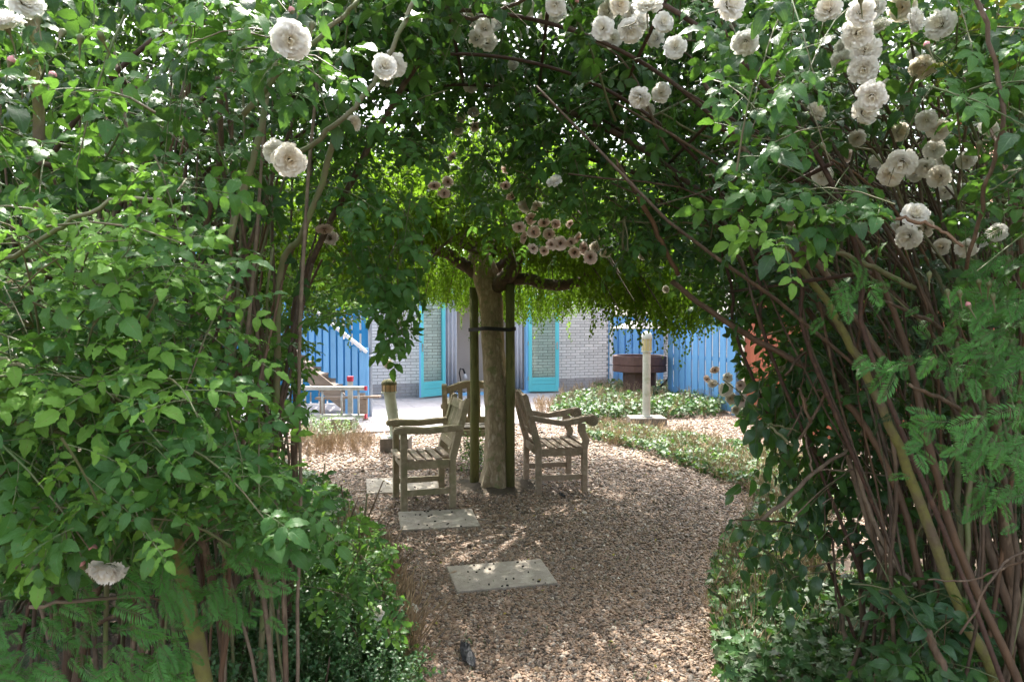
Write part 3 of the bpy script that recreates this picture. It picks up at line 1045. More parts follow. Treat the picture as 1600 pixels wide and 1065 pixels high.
def build_patio():
    root = empty('patio', tuple(wallp(0)), WANG, label='pale slab terrace in front of the brick house', kind='structure')
    mb = MB()
    mb.box((1.6, -2.1, -.02), (9.4, 4.6, .05))
    mb.build('patio_bed', M['joint'], root)
    base = MB().box((0, 0, 0), (.494, .494, .03))
    me = mesh_from('paving_tile', base.v, base.f, M['paving'])
    for i in range(-6, 11):
        for j in range(8):
            x = i * .5 + .25; y = -.22 - j * .5 - .05
            p = wallp(x, -y)
            if j >= 6 and p.x < -1.0 and False:
                continue
            if i > 9 - j * .45:      # the bed cuts the corner
                continue
            if y < -4.2: continue
            mt = Matrix.Translation((x, y, .018 + R.uniform(-.0015, .0015))) @ Matrix.Rotation(R.uniform(-.003, .003), 4, 'Z')
            link('paving_tile', me, root, mat=mt)


build_patio()


def build_house():
    H = 2.72; L = 5.25; s0, s1 = 1.48, 3.27; dh = 2.14
    root = empty('house', tuple(wallp(0)), WANG, label='white brick house with turquoise french doors standing open to the terrace', cat='house')
    # local frame: x along the wall, y = into the house
    wl = MB()
    T = .2
    wl.box((s0 / 2, T / 2, H / 2), (s0, T, H)); wl.box(((s1 + L) / 2, T / 2, H / 2), (L - s1, T, H)); wl.box(((s0 + s1) / 2, T / 2, (H + dh) / 2), (s1 - s0, T, H - dh))
    wall = wl.build('wall', M['mortar'], root)
    # return wall on the left and right
    sd = MB(); sd.box((.1, 2.2, H / 2), (.2, 4.0, H)); sd.box((L - .1, 2.2, H / 2), (.2, 4.0, H)); sd.box((L / 2, 4.3, H / 2), (L, .2, H))
    sd.build('side_wall', M['brick'], root)
    bl, bh, jt = .21, .0505, .012
    shapes = {}

    def bmesh_for(l, low):
        k = (round(l, 3), low)
        if k not in shapes:
            b = MB().box((0, 0, 0), (l, .02, bh))
            shapes[k] = mesh_from('brick', b.v, b.f, M['brick_low' if low else 'brick'])
        return shapes[k]
    items = []
    for c in range(int(H / (bh + jt))):
        z = jt + c * (bh + jt) + bh / 2
        x = -(bl + jt) / 2 * (c % 2)
        while x < L:
            a = max(x, 0); b = min(x + bl, L)
            segs = [(a, b)]
            if z < dh + .02:
                segs = []
                if a < s0 - .08: segs.append((a, min(b, s0 - .08)))
                if b > s1 + .08: segs.append((max(a, s1 + .08), b))
            for a_, b_ in segs:
                if b_ - a_ > .04:
                    items.append((a_, b_, z))
            x += bl + jt

    def vis(it):
        a, b, z = it
        p = wallp((a + b) / 2)
        rel = np.array([p.x, p.y, z]) - CAM
        px = 800 + F * rel[0] / rel[1]; py = 503 - F * rel[2] / rel[1]
        if 592 < px < 668 or 838 < px < 954 or 668 <= px < 693 or 818 < px <= 838:
            return (0 if py > 470 else 5) + (-rel[2]) * .001
        return 9
    items.sort(key=vis)
    for a, b, z in items[:300]:
        low = z < .34
        link('brick', bmesh_for(b - a, low), wall, loc=((a + b) / 2, -.003 + R.uniform(-.0015, .0015), z))
    mb = MB()
    for a, b, z in items[300:]:
        mb.box(((a + b) / 2, -.003 + R.uniform(-.0015, .0015), z), (b - a, .02, bh), m=1 if z < .34 else 0)
    mb.build('brick', [M['brick'], M['brick_low']], wall, kind='stuff')
    # roof edge
    r = MB(); r.box((L / 2, 2.1, H + .10), (L + .3, 4.8, .16)); rf = r.build('roof', M['roof'], root)
    g = MB(); g.box((L / 2, -.33, H + .10), (L + .34, .04, .20)); g.build('fascia', M['sky_paint'], rf)
    # room
    rm = MB(); rm.box(((s0 + s1) / 2, 1.5, 1.3), (2.9, .05, 2.6)); rm.box(((s0 + s1) / 2, .85, .02), (2.9, 1.3, .04)); rm.box(((s0 + s1) / 2, .85, 2.5), (2.9, 1.3, .04))
    rm.box((s0 - .55, .85, 1.3), (.05, 1.3, 2.6)); rm.box((s1 + .55, .85, 1.3), (.05, 1.3, 2.6))
    rm.build('room_wall', M['room'], root)
    # frame
    fr = MB()
    fr.box((s0 - .035, .02, dh / 2), (.09, .12, dh)); fr.box((s1 + .035, .02, dh / 2), (.09, .12, dh)); fr.box(((s0 + s1) / 2, .02, dh + .04), (s1 - s0 + .16, .12, .09)); fr.box(((s0 + s1) / 2, .02, .05), (s1 - s0, .14, .08))
    fr.build('door_frame', M['sky_paint'], root, bevel=.004)

    def leaf(hx, hy, ang, w, flip):
        """door leaf hinged at local (hx,hy), running along angle ang"""
        e = bpy.data.objects.new('door', None)
        z0, z1, t = .07, 2.13, .045
        st = .075
        mb = MB()
        mb.box((st / 2, 0, (z0 + z1) / 2), (st, t, z1 - z0)); mb.box((w - st / 2, 0, (z0 + z1) / 2), (st, t, z1 - z0))
        mb.box((w / 2, 0, z1 - .04), (w - 2 * st, t, .08)); mb.box((w / 2, 0, z0 + .03), (w - 2 * st, t, .06))
        mb.box((w / 2, 0, z0 + .27), (w - 2 * st, t, .06))
        me = mesh_from('door', mb.v, mb.f, M['turq'])
        d = link('door', me, root, mat=Matrix.Translation((hx, hy, 0)) @ Matrix.Rotation(ang, 4, 'Z'))
        bb = d.modifiers.new('bevel', 'BEVEL'); bb.width = .004; bb.segments = 2
        pn = MB(); pn.box((w / 2, 0, z0 + .105), (w - 2 * st, t * .6, .09)); pn.box((w / 2, 0, z0 + .198), (w - 2 * st, t * .6, .084)); pn.build('door_panel', M['turq'], d, bevel=.003)
        gl = MB(); gl.box((w / 2, 0, (z0 + .3 + z1 - .08) / 2), (w - 2 * st, .006, z1 - .08 - z0 - .3)); gl.build('pane', M['glass'], d)
        ed = MB(); ed.box((w + .004, 0, (z0 + z1) / 2), (.008, t, z1 - z0)) if not flip else ed.box((-.004, 0, (z0 + z1) / 2), (.008, t, z1 - z0)); ed.build('door_edge', M['sky_paint'], d)
        hd = MB()
        for sy in (-1, 1):
            hd.box((w - st / 2, sy * .028, 1.05), (.03, .008, .16)); hd.tube([(w - st / 2, sy * .03, 1.08), (w - st / 2, sy * .065, 1.08), (w - st / 2 - .09, sy * .065, 1.08)], .007, 6)
        hd.build('handle', M['alu'], d)
        for z in (.35, 1.1, 1.85):
            h = MB(); h.lathe([(.008, z - .04), (.008, z + .04)], 8, c=(-.008, -.024, 0)); h.build('hinge', M['alu'], d)
        return d
    # world-space headings turned into the house frame
    a1 = math.atan2(13.42 - 13.93, -1.80 + 1.36) - WANG
    leaf(s0 - .02, -.055, a1, .66, False)
    leaf(s1 + .03, -.06, math.radians(9) - WANG, .66, False)
    # white drain pipe at the right corner
    dp = MB(); dp.tube([(L + .03, -.10, 0), (L + .03, -.10, H)], .042, 14)
    dp.build('drainpipe', M['white'], root, smooth=False)
    cl = MB()
    for z in (.6, 1.6, 2.4): cl.lathe([(.048, z - .015), (.048, z + .015)], 14, c=(L + .03, -.10, 0))
    cl.build('pipe_clip', M['pipe_grey'], root)
    # curtains hang inside the opening: top-level things
    for k, (a, b, lab) in enumerate(((s0 + .04, s0 + .30, 'blue grey curtain drawn to the side of the hinge of the narrow left door'), (s1 - .30, s1 - .02, 'blue grey curtain gathered beside the wide open right door'))):
        n = 40
        vs = []; fs = []
        for i in range(n + 1):
            t = i / n
            wv = .035 * math.sin(t * 3.0 * 2 * PI) + .012 * math.sin(t * 17)
            for z, m_ in ((.08, 1.25), (1.1, 1.0), (2.08, .8)):
                p = wallp(a + (b - a) * t, -.17 - wv * m_, z)
                vs.append(p)
        for i in range(n):
            for j in range(2):
                q = i * 3 + j
                fs.append((q, q + 3, q + 4, q + 1))
        me = mesh_from('curtain', vs, fs, M['curtain'], True)
        o = link('curtain', me)
        sm = o.modifiers.new('thickness', 'SOLIDIFY'); sm.thickness = .004
        tag(o, lab, 'curtain')
    # unclear curved object inside the door, taken for a chair back
    p = wallp(s0 + .50, -.55, .04)
    rt = empty('curved_object', tuple(p), 0, label='black and white curved object just inside the open doorway', cat='object')
    mb = MB(); mb.tube([(0, 0, .01), (0, 0, .25), (-.03, 0, .42), (-.01, 0, .52), (.05, 0, .50), (.09, 0, .40)], [.012, .012, .014, .016, .02, .02], 8); mb.build('curved_arm', M['black'], rt, smooth=True)
    mb = MB(); mb.lathe([(.10, 0), (.10, .02), (.02, .03)], 18); mb.build('round_base', M['black'], rt)
    mb = MB(); mb.lathe([(.05, .30), (.045, .36), (.015, .41)], 16, c=(.09, 0, 0)); mb.build('white_tip', M['white'], rt, smooth=True)


build_house()


def board_fence(name, p0, p1, h, pitch, bw, mat, label, cat='fence', shadowbox=True, z0=.06, posts=None, top=None):
    p0 = Vector(p0); p1 = Vector(p1)
    d = p1 - p0; L = d.length; ang = math.atan2(d.y, d.x)
    root = empty(name, (p0.x, p0.y, 0), ang, label=label, cat=cat)
    b = MB().box((0, 0, h / 2 + z0 / 2), (bw, .019, h - z0))
    me = mesh_from('board', b.v, b.f, mat)
    n = int(L / pitch)
    for i in range(n + 1):
        x = bw / 2 + i * pitch
        if x > L: break
        for k in range(1 if not shadowbox else 2):
            xx = x + (pitch / 2 if k else 0)
            o = link('board', me, root, mat=Matrix.Translation((xx, -.024 if k == 0 else .052, R.uniform(-.006, .006))) @ Matrix.Rotation(R.uniform(-.004, .004), 4, 'Y'))
    r = MB().box((0, 0, 0), (L, .052, .07)); rm = mesh_from('rail', r.v, r.f, mat)
    for z in (.3, h * .55, h - .2):
        link('rail', rm, root, loc=(L / 2, .0142, z))
    pm = MB().box((0, 0, h / 2), (.09, .09, h + .06)); pme = mesh_from('post', pm.v, pm.f, mat)
    for x in (posts if posts is not None else (0, L)):
        link('post', pme, root, loc=(x, .0, 0))
    return root


board_fence('board_fence', (2.27, 15.45), (3.25, 15.2), 1.68, .155, .125, M['blue'], 'sky blue board fence standing behind the brown garden fireplace', posts=(-.06,))
board_fence('board_fence', (3.02, 13.1), (3.72, 11.35), 1.66, .19, .155, M['blue'], 'sky blue board fence between the fireplace and the terracotta shed', posts=(1.9,))
pr = empty('brick_pier', (3.42, 15.6, 0), .1, label='narrow white brick pier showing between the two blue fences', cat='pier')
mb = MB(); mb.box((0, 0, 1.3), (.34, .3, 2.6)); mb.build('pier_core', M['mortar'], pr)
mb = MB()
for c in range(40):
    for i in range(2):
        for sd_ in (-1,):
            x = -.085 + .17 * i + (.04 if c % 2 else -.0)
            mb.box((min(x, .12), -.155, .03 + c * .0625), (.16, .02, .05))
mb.build('brickwork', M['brick'], pr, kind='stuff')

# terracotta shed on the right
sh = empty('garden_shed', (3.86, 11.3, 0), math.atan2(-2.9, .35), label='terracotta red boarded shed at the end of the blue fence', cat='shed')
b = MB().box((0, 0, 1.05), (.095, .02, 2.06)); me = mesh_from('board', b.v, b.f, M['terracotta'])
for i in range(29):
    link('board', me, sh, loc=(.05 + i * .1, R.uniform(-.002, .002), 0))
mb = MB(); mb.box((1.45, 1.02, 1.0), (2.9, 2.0, 2.0)); mb.build('shed_wall', M['terracotta'], sh)
mb = MB(); mb.box((1.45, .95, 2.14), (3.1, 2.3, .1)); mb.build('roof', M['roof'], sh)

# left: blue fence darkened for its shade, stair with light blue railing
board_fence('tall_fence', (-7.4, 12.0), (-2.62, 12.7), 2.5, .15, .12, M['blue_shaded'], 'tall blue board fence in shade-darkened colour behind the outdoor stair', posts=(0, 2.4, 4.78), shadowbox=False)
st = empty('outdoor_stair', (-2.34, 10.95, 0), 0, label='wooden outdoor stair with light blue slatted railing and pale handrail', cat='stair')
slope = .80
b = MB()
for i in range(24):
    x = -.06 - i * .115
    zt = 1.02 + slope * (-x) * 1.0
    zb = .08 if x > -.34 else max(.08, zt - .78 - .0)
    b = MB().box((0, 0, (zt + zb) / 2), (.085, .02, zt - zb))
    b.build('railing_board', M['blue'], st, loc=(x, -.03 if i % 2 == 0 else -.031, 0))
for i in range(23):
    x = -.1175 - i * .115
    zt = 1.0 + slope * (-x); zb = .08 if x > -.34 else max(.08, zt - .80)
    MB().box((0, 0, (zt + zb) / 2), (.06, .014, zt - zb)).build('railing_board', M['blue_shaded'], st, loc=(x, .0, 0))
MB().beam((.02, -.03, 1.07), (-2.8, -.03, 1.07 + slope * 2.82), .085, .05).build('handrail', M['white'], st, bevel=.005)
MB().beam((-.30, .06, .20), (-2.8, .06, .20 + slope * 2.5), .04, .22).build('stringer', M['plank'], st)
MB().beam((-.30, .90, .20), (-2.8, .90, .20 + slope * 2.5), .04, .22).build('stringer', M['plank'], st)
MB().box((0, -.0, .57), (.07, .07, 1.14)).build('newel_post', M['blue'], st)
MB().box((-.06, .02, .22), (.10, .12, .40)).build('post_foot', M['plank'], st, loc=(.0, -.1, 0))
tr = MB().box((0, 0, 0), (.27, .80, .035)); trm = mesh_from('tread', tr.v, tr.f, M['plank'])
for i in range(11):
    link('tread', trm, st, loc=(-.42 - i * .23, .48, .33 + i * .184))

# grey pole
mb = MB(); mb.tube([(0, 0, 0), (0, 0, 2.7)], .033, 12)
gp = mb.build('steel_pipe', M['pipe_grey'], None, loc=(-2.29, 11.02, 0)); tag(gp, 'grey upright pipe between the blue stair and the brick wall', 'pipe')
cl = MB(); cl.lathe([(.038, 1.0), (.038, 1.03)], 12); cl.build('pipe_clip', M['white'], gp)

# ladder on its side, red capped post, plank, block
ld = empty('ladder', (-3.1, 10.1, 0), math.radians(-2), label='weathered metal ladder lying on its side beside the blue stair', cat='ladder')
for z in (.16, .575):
    MB().box((.30, 0, z), (1.25, .06, .055)).build('side_rail', M['alu'], ld, bevel=.004)
rg = MB(); rg.tube([(0, 0, .185), (0, 0, .55)], .016, 8); rgm = mesh_from('rung', rg.v, rg.f, M['alu'], True)
for x in (-.22, .03, .29, .58, .83):
    link('rung', rgm, ld, loc=(x, 0, 0))
for z in (.16, .575):
    MB().box((.94, 0, z), (.03, .066, .06)).build('end_cap', M['red'], ld)
for x in (-.1, .75):
    MB().box((x, 0, .066), (.08, .10, .13)).build('support_foot', M['concrete'], ld)
rp = empty('short_post', (-2.44, 10.28, 0), 0, label='short grey post with a red painted top behind the ladder', cat='post')
MB().box((0, 0, .33), (.07, .07, .66)).build('post_shaft', M['alu'], rp, bevel=.004)
MB().box((0, 0, .70), (.085, .085, .075)).build('post_cap', M['red'], rp, bevel=.006)
pk = empty('trestle_board', (-2.5, 10.6, 0), 0, label='narrow brown plank on two legs sticking out past the blue stair', cat='plank')
MB().beam((-.55, 0, .37), (.46, -.05, .40), .12, .035).build('plank_top', M['plank'], pk, bevel=.003)
for x in (-.45, .22):
    MB().box((x, -.02, .18), (.06, .08, .36)).build('leg', M['plank'], pk)
cb = MB().box((0, 0, .09), (.30, .22, .18)); o = cb.build('concrete_block', M['hood'], None, bevel=.008, loc=(-2.42, 9.75, 0)); tag(o, 'pale concrete block on the ground in front of the ladder', 'block')

# garden fireplace
fp = empty('garden_fireplace', tuple(G(999, 628)), 0, label='round brown garden fireplace on a drum base under a pale hood', cat='fireplace')
MB().lathe([(.32, 0), (.32, .60), (.30, .62)], 28).build('drum_base', M['rust'], fp, smooth=False)
MB().lathe([(.50, .60), (.515, .61), (.515, .72), (.50, .725), (.50, .735), (.515, .74), (.515, .90), (.50, .91), (.44, .91), (.42, .75)], 32).build('fire_bowl', M['rust'], fp)
MB().lathe([(.56, 1.42), (.56, 1.435), (.20, 1.56), (.10, 1.59), (.10, 2.2)], 28).build('hood', M['hood'], fp)
MB().tube(spline([(.34, 0, .25), (.55, 0, .45), (.72, 0, .85), (.76, 0, 1.3), (.70, 0, 1.7), (.40, 0, 1.95), (.1, 0, 1.95)], 20), .022, 8).build('hood_arm', M['black'], fp, smooth=True)


# bollard lamps
def bollard(px, py, name, label, hgt, w, blk, postm, lensm, capm, lean):
    g = G(px, py)
    r = empty(name, (g[0], g[1], 0), 0, label=label, cat='garden lamp', group='bollard lamps on the gravel')
    bw, bd, bh = blk
    MB().box((0, 0, bh / 2), (bw, bd, bh)).build('base_block', M['concrete'], r, bevel=.01)
    tx = lean * hgt
    mb = MB(); mb.tube([(0, 0, bh), (tx * .75, 0, bh + (hgt - bh) * .75)], w / 2, 16); p = mb.build('post', M[postm], r)
    mb = MB(); mb.tube([(0, 0, bh - .002), (0, 0, bh + .014)], w * .8, 16); mb.build('flange', M[postm], r)
    z = bh + (hgt - bh) * .75
    hh = hgt - z
    c = (tx * .78, 0, z)
    mb = MB(); mb.lathe([(w * .66, 0), (w * .70, .008), (w * .70, .02), (w * .62, .024)], 18, c=c); mb.build('collar', M[postm], r)
    mb = MB(); mb.lathe([(w * .62, .02), (w * .64, .03), (w * .64, hh * .60), (w * .60, hh * .62)], 18, c=c); l = mb.build('lamp_lens', M[lensm], r)
    rb = MB()
    for i in range(10):
        a = 2 * PI * i / 10
        rb.box((c[0] + math.cos(a) * w * .645, math.sin(a) * w * .645, z + hh * .32), (.006, .006, hh * .56), Matrix.Rotation(a, 3, 'Z'))
    rb.build('lens_rib', M[capm], l)
    mb = MB(); mb.lathe([(w * .68, hh * .60), (w * .71, hh * .66), (w * .66, hh * .80), (w * .48, hh * .93), (w * .2, hh * .99), (.002, hh)], 18, c=c); mb.build('lamp_cap', M[capm], r, smooth=True)


bollard(1010, 664, 'bollard_lamp', 'tall white bollard lamp on a block in front of the ivy bed', 1.42, .118, (.54, .40, .13), 'post_white', 'lens_cream', 'post_white', 0)
bollard(619, 704, 'bollard_lamp', 'short bollard lamp with a moss covered cap behind the left chair', .87, .135, (.34, .30, .17), 'post_green', 'lens_brown', 'moss', -.12)


# stepping slabs
def slab(corners, label):
    c = [G(x, y) for x, y in corners]
    ctr = sum(c) / 4
    v = [(p[0] - ctr[0], p[1] - ctr[1], -.02) for p in c] + [(p[0] - ctr[0], p[1] - ctr[1], .017) for p in c]
    mb = MB(); mb.add(v, [(3, 2, 1, 0), (4, 5, 6, 7), (0, 1, 5, 4), (1, 2, 6, 5), (2, 3, 7, 6), (3, 0, 4, 7)])
    o = mb.build('stepping_slab', M['slab'], None, bevel=.006, loc=(ctr[0], ctr[1], 0))
    tag(o, label, 'paving slab', 'concrete slabs laid in the gravel')
    cr = MB()
    e1 = c[1] - c[0]; e2 = c[3] - c[0]
    for i in range(22):
        p = e1 * (R.uniform(.03, .97) - .5) + e2 * (min(.97, abs(R.gauss(.85, .3)) % .97) - .5)
        s = R.uniform(.003, .008)
        cr.box((p[0], p[1], .017 + s * .5), (s * 2, s * 1.3, s * 1.2), Matrix.Rotation(R.uniform(0, 3), 3, 'Z'))
    k = cr.build('soil_crumbs', M['debris'], o, kind='stuff')
    return c


SLABS = [slab([(714, 928), (872, 914), (845, 876), (697, 888)], 'grey slab lying alone in the gravel path, nearest the arch'),
         slab([(626, 831), (751, 824), (737, 797), (622, 802)], 'grey slab in the gravel just in front of the left chair'),
         slab([(573, 773), (690, 769), (680, 745), (572, 750)], 'grey slab partly under the left chair')]


# ------------------------------------------------------------------ chairs
def chair(name, loc, heading, Wc, Dc, kind, label):
    r = empty(name, (loc[0], loc[1], 0), heading, label=label, cat='armchair', group='weathered wooden armchairs around the tree')
    mt = {'plain': M['teak_green'], 'scroll': M['teak'], 'arched': M['teak_green']}[kind]
    md = M['teak_dark'] if kind != 'arched' else M['teak_dark']
    hw, hd = Wc / 2, Dc / 2
    t = .052
    sh, ah, bh = .43, .64, .90
    bev = .005
    for s in (-1, 1):
        y0 = s * hw - s * t; y1 = s * hw
        y0, y1 = min(y0, y1), max(y0, y1)
        # rear leg runs up into the back post
        out = [(-hd, 0), (-hd + t, 0), (-hd + t, sh), (-hd + t - .03, sh + .12), (-hd - .125 + t, bh - .01), (-hd - .125 + t * .6, bh + .012), (-hd - .125, bh), (-hd - .035, sh + .1), (-hd, sh - .02)]
        MB().prism(out, 'y', y0, y1).build('leg', mt, r, bevel=bev)
        if kind == 'scroll':
            out = [(hd - t, 0), (hd, 0), (hd, sh - .02), (hd + .02, sh + .05), (hd - .02, sh + .13), (hd - .02, ah - .01), (hd - .085, ah - .01), (hd - .085, sh + .13), (hd - .04, sh + .04), (hd - t, sh - .03)]
        else:
            out = [(hd - t, 0), (hd, 0), (hd, ah - .005), (hd - t, ah - .005)]
        MB().prism(out, 'y', y0, y1).build('leg', mt, r, bevel=bev)
        # arms
        ya, yb = (y0 - .012, y1 + .016)
        if kind == 'plain' or kind == 'arched':
            ar = [(-hd - .055, ah + .005), (-hd + .06, ah + .0), (0, ah - .012), (hd - .06, ah - .002), (hd + .05, ah - .0), (hd + .064, ah + .022), (hd + .045, ah + .050), (hd - .03, ah + .058), (0, ah + .040), (-hd + .06, ah + .052), (-hd - .064, ah + .056)]
            MB().prism(ar, 'y', ya, yb).build('armrest', mt, r, bevel=.008)
        else:
            ar = [(-hd - .06, ah + .03), (-hd + .1, ah - .002), (0, ah - .028), (hd - .10, ah - .012), (hd - .02, ah + .012), (hd + .02, ah + .0), (hd + .06, ah + .03), (hd + .03, ah + .062), (hd - .04, ah + .055), (0, ah + .02), (-hd + .1, ah + .045), (-hd - .068, ah + .082)]
            a_ = MB().prism(ar, 'y', ya, yb).build('armrest', mt, r, bevel=.006)
            sc = MB(); n = 20
            cx, cz = hd + .045, ah + .018
            sc.prism([(cx + .052 * math.cos(2 * PI * i / n), cz + .052 * math.sin(2 * PI * i / n)) for i in range(n)], 'y', ya - .004, yb + .004)
            sc.build('scroll', mt, a_, bevel=.004)
            for yy in (ya - .006, yb + .006):
                sp = MB(); sp.tube([(cx + (.006 + .0013 * i) * math.cos(i * .5), yy, cz + (.006 + .0013 * i) * math.sin(i * .5)) for i in range(26)], .003, 5); sp.build('scroll_groove', md, a_)
        # side apron and stretcher
        MB().box((0, s * (hw - t / 2), sh - .055), (Dc - 2 * t, .028, .07)).build('side_rail', mt, r, bevel=.003)
        MB().box((0, s * (hw - t / 2), .145), (Dc - 2 * t, .026, .048)).build('stretcher', mt, r, bevel=.003)
    # front/back aprons
    MB().box((hd - t / 2, 0, sh - .055), (.026, Wc - 2 * t, .075)).build('front_rail', mt, r, bevel=.003)
    MB().box((-hd + t / 2, 0, sh - .055), (.026, Wc - 2 * t, .07)).build('rear_rail', mt, r, bevel=.003)
    # slatted seat, a little dished
    ns = 6
    for i in range(ns):
        u = i / (ns - 1)
        x = -hd + .065 + (Dc - .07) * u
        z = sh - .002 - .016 * math.sin(PI * u)
        yw = Wc - (2 * t + .006 if (i == 0) else 0) - .004
        if i == ns - 1: yw = Wc - 2 * t - .006
        if 0 < i < ns - 1: yw = Wc
        MB().box((0, 0, 0), (.055, yw, .02)).build('seat_slat', M['teak'] if kind == 'scroll' else M['teak_dark'] if kind == 'arched' else M['teak'], r, bevel=.004, loc=(x, 0, z - .0))
    # the back, slanted
    x0, z0 = -hd + .018, sh + .09
    x1, z1 = -hd - .10, bh - .03

    def bp(u):
        return x0 + (x1 - x0) * u, z0 + (z1 - z0) * u
    tilt = math.atan2(x1 - x0, z1 - z0)
    rot = Matrix.Rotation(tilt, 3, 'Y')
    iw = Wc - 2 * t
    bx, bz = bp(.02)
    MB().box((bx, 0, bz), (.03, iw, .06), rot).build('back_rail', mt, r, bevel=.003)
    rise = {'plain': .0, 'scroll': .045, 'arched': .075}[kind]
    # top rail (arched when the chair has one)
    n = 10
    hgt = .075
    pts = [(-iw / 2 + iw * i / n, rise * math.sin(PI * i / n)) for i in range(n + 1)]
    low = [(y, z - hgt - (0 if kind == 'plain' else 0)) for y, z in pts]
    tx, tz = bp(.965)
    mb = MB()
    poly = pts + low[::-1]
    m_ = len(poly)
    v = []
    for xx in (-.014, .016):
        for y, z in poly:
            v.append(rot @ Vector((xx, y, z)) + Vector((tx, 0, tz + .02)))
    f = [(i, i + 1, m_ - 2 - i, m_ - 1 - i) for i in range(n)]
    f = f + [tuple(m_ + q for q in reversed(ff)) for ff in f] + [(i, i + m_, (i + 1) % m_ + m_, (i + 1) % m_) for i in range(m_)]
    mb.add(v, f); mb.build('top_rail', mt, r)
    nb = {'plain': 6, 'scroll': 5, 'arched': 6}[kind]
    sw = iw / nb * (.88 if kind == 'plain' else .5)
    for i in range(nb):
        y = -iw / 2 + iw * (i + .5) / nb
        u0, u1 = .06, .92
        zz = rise * math.sin(PI * (y / iw + .5))
        a = bp(u0); b = bp(u1)
        L = math.hypot(b[0] - a[0], b[1] - a[1]) + zz * .8 - .02
        cx, cz = a[0] + math.sin(tilt) * L / 2, a[1] + math.cos(tilt) * L / 2
        MB().box((cx, y, cz), (.014, sw, L), rot).build('back_slat', mt, r, bevel=.002)
    return r


chair('wooden_armchair', (-.763, 5.85), math.atan2(-.30, -.95), .52, .46, 'plain', 'algae stained wooden armchair with flat armrests and boarded back left of the trunk')
chair('wooden_armchair', (.40, 6.43), math.atan2(.18, .98), .60, .48, 'scroll', 'grey wooden armchair with scrolled armrests right of the trunk')
chair('wooden_armchair', (-.40, 7.42), math.radians(90), .66, .48, 'arched', 'dark wooden armchair with arched back turned away behind the trunk')


# ------------------------------------------------------------------ weeping tree
TB = G(775, 757)
tree = empty('weeping_birch', (TB[0], TB[1], 0), 0, label='umbrella shaped weeping tree with thick grey trunk between the armchairs', cat='tree')
tl = np.array([TB[0], TB[1], 0])
D0 = 6.43


def trunk():
    cl_ = [(775, 770, .165), (775, 757, .15), (776, 735, .132), (777, 700, .120), (777, 650, .120), (775, 610, .122), (772, 575, .108), (769, 530, .106), (768, 490, .107), (766, 465, .112), (762, 445, .122), (758, 425, .12), (752, 405, .10), (746, 388, .06)]
    P = [W(x, y, D0) for x, y, r in cl_]
    Q = spline(P, 46); rad = np.interp(np.linspace(0, 1, 46), np.linspace(0, 1, len(cl_)), [r for _, _, r in cl_])
    v, f = tube_geo((Q - tl)[None], rad[None], 28, True)
    v = np.array(v)
    c = np.repeat(Q - tl, 28, 0)
    dv = v - c
    ang = np.arctan2(dv[:, 1], dv[:, 0]); z = v[:, 2]
    k = 1 + .05 * np.sin(ang * 3 + z * 1.3) + .035 * np.sin(ang * 7 - z * 4) + .02 * np.sin(z * 23 + ang * 2) + rng.normal(0, .008, len(v)) + np.clip(.25 - z, 0, .25) * .9 * np.sin(ang * 5 + 1)
    v = c + dv * k[:, None]
    o = link('trunk', mesh_from('trunk', v, f, M['bark'], True), tree)


trunk()


def limb(pts, r0, r1, mat='limb', n=22):
    P = spline([W(x, y, d) for x, y, d in pts], n)
    P[1:-1] += rng.normal(0, .008, (n - 2, 3))
    rad = np.linspace(r0, r1, n) * (1 + .12 * rng.random(n))
    v, f = tube_geo((P - tl)[None], rad[None], 12, True)
    link('limb', mesh_from('limb', v, f, M[mat], True), tree)


limb([(768, 452, 6.42), (785, 442, 6.35), (800, 420, 6.3), (808, 395, 6.3), (806, 370, 6.35), (790, 345, 6.4)], .075, .06)
limb([(790, 436, 6.4), (825, 438, 6.35), (870, 445, 6.3), (905, 440, 6.2), (935, 420, 6.1), (965, 385, 5.9), (990, 360, 5.6)], .055, .035)
limb([(752, 430, 6.45), (725, 415, 6.45), (695, 395, 6.4), (665, 385, 6.3), (630, 370, 6.2), (590, 372, 6.0)], .065, .03)
limb([(760, 425, 6.5), (780, 418, 6.55), (800, 395, 6.6), (785, 375, 6.7), (770, 362, 6.8)], .05, .035)
limb([(745, 415, 6.5), (740, 390, 6.8), (720, 370, 7.2), (700, 360, 7.6)], .06, .03)
limb([(806, 372, 6.35), (840, 362, 6.6), (890, 370, 7.0), (950, 385, 7.4)], .045, .02)
limb([(795, 350, 6.4), (770, 330, 6.0), (740, 318, 5.5), (700, 310, 5.0)], .05, .02)
limb([(806, 372, 6.35), (830, 340, 6.0), (880, 310, 5.5), (930, 290, 5.0)], .045, .02)


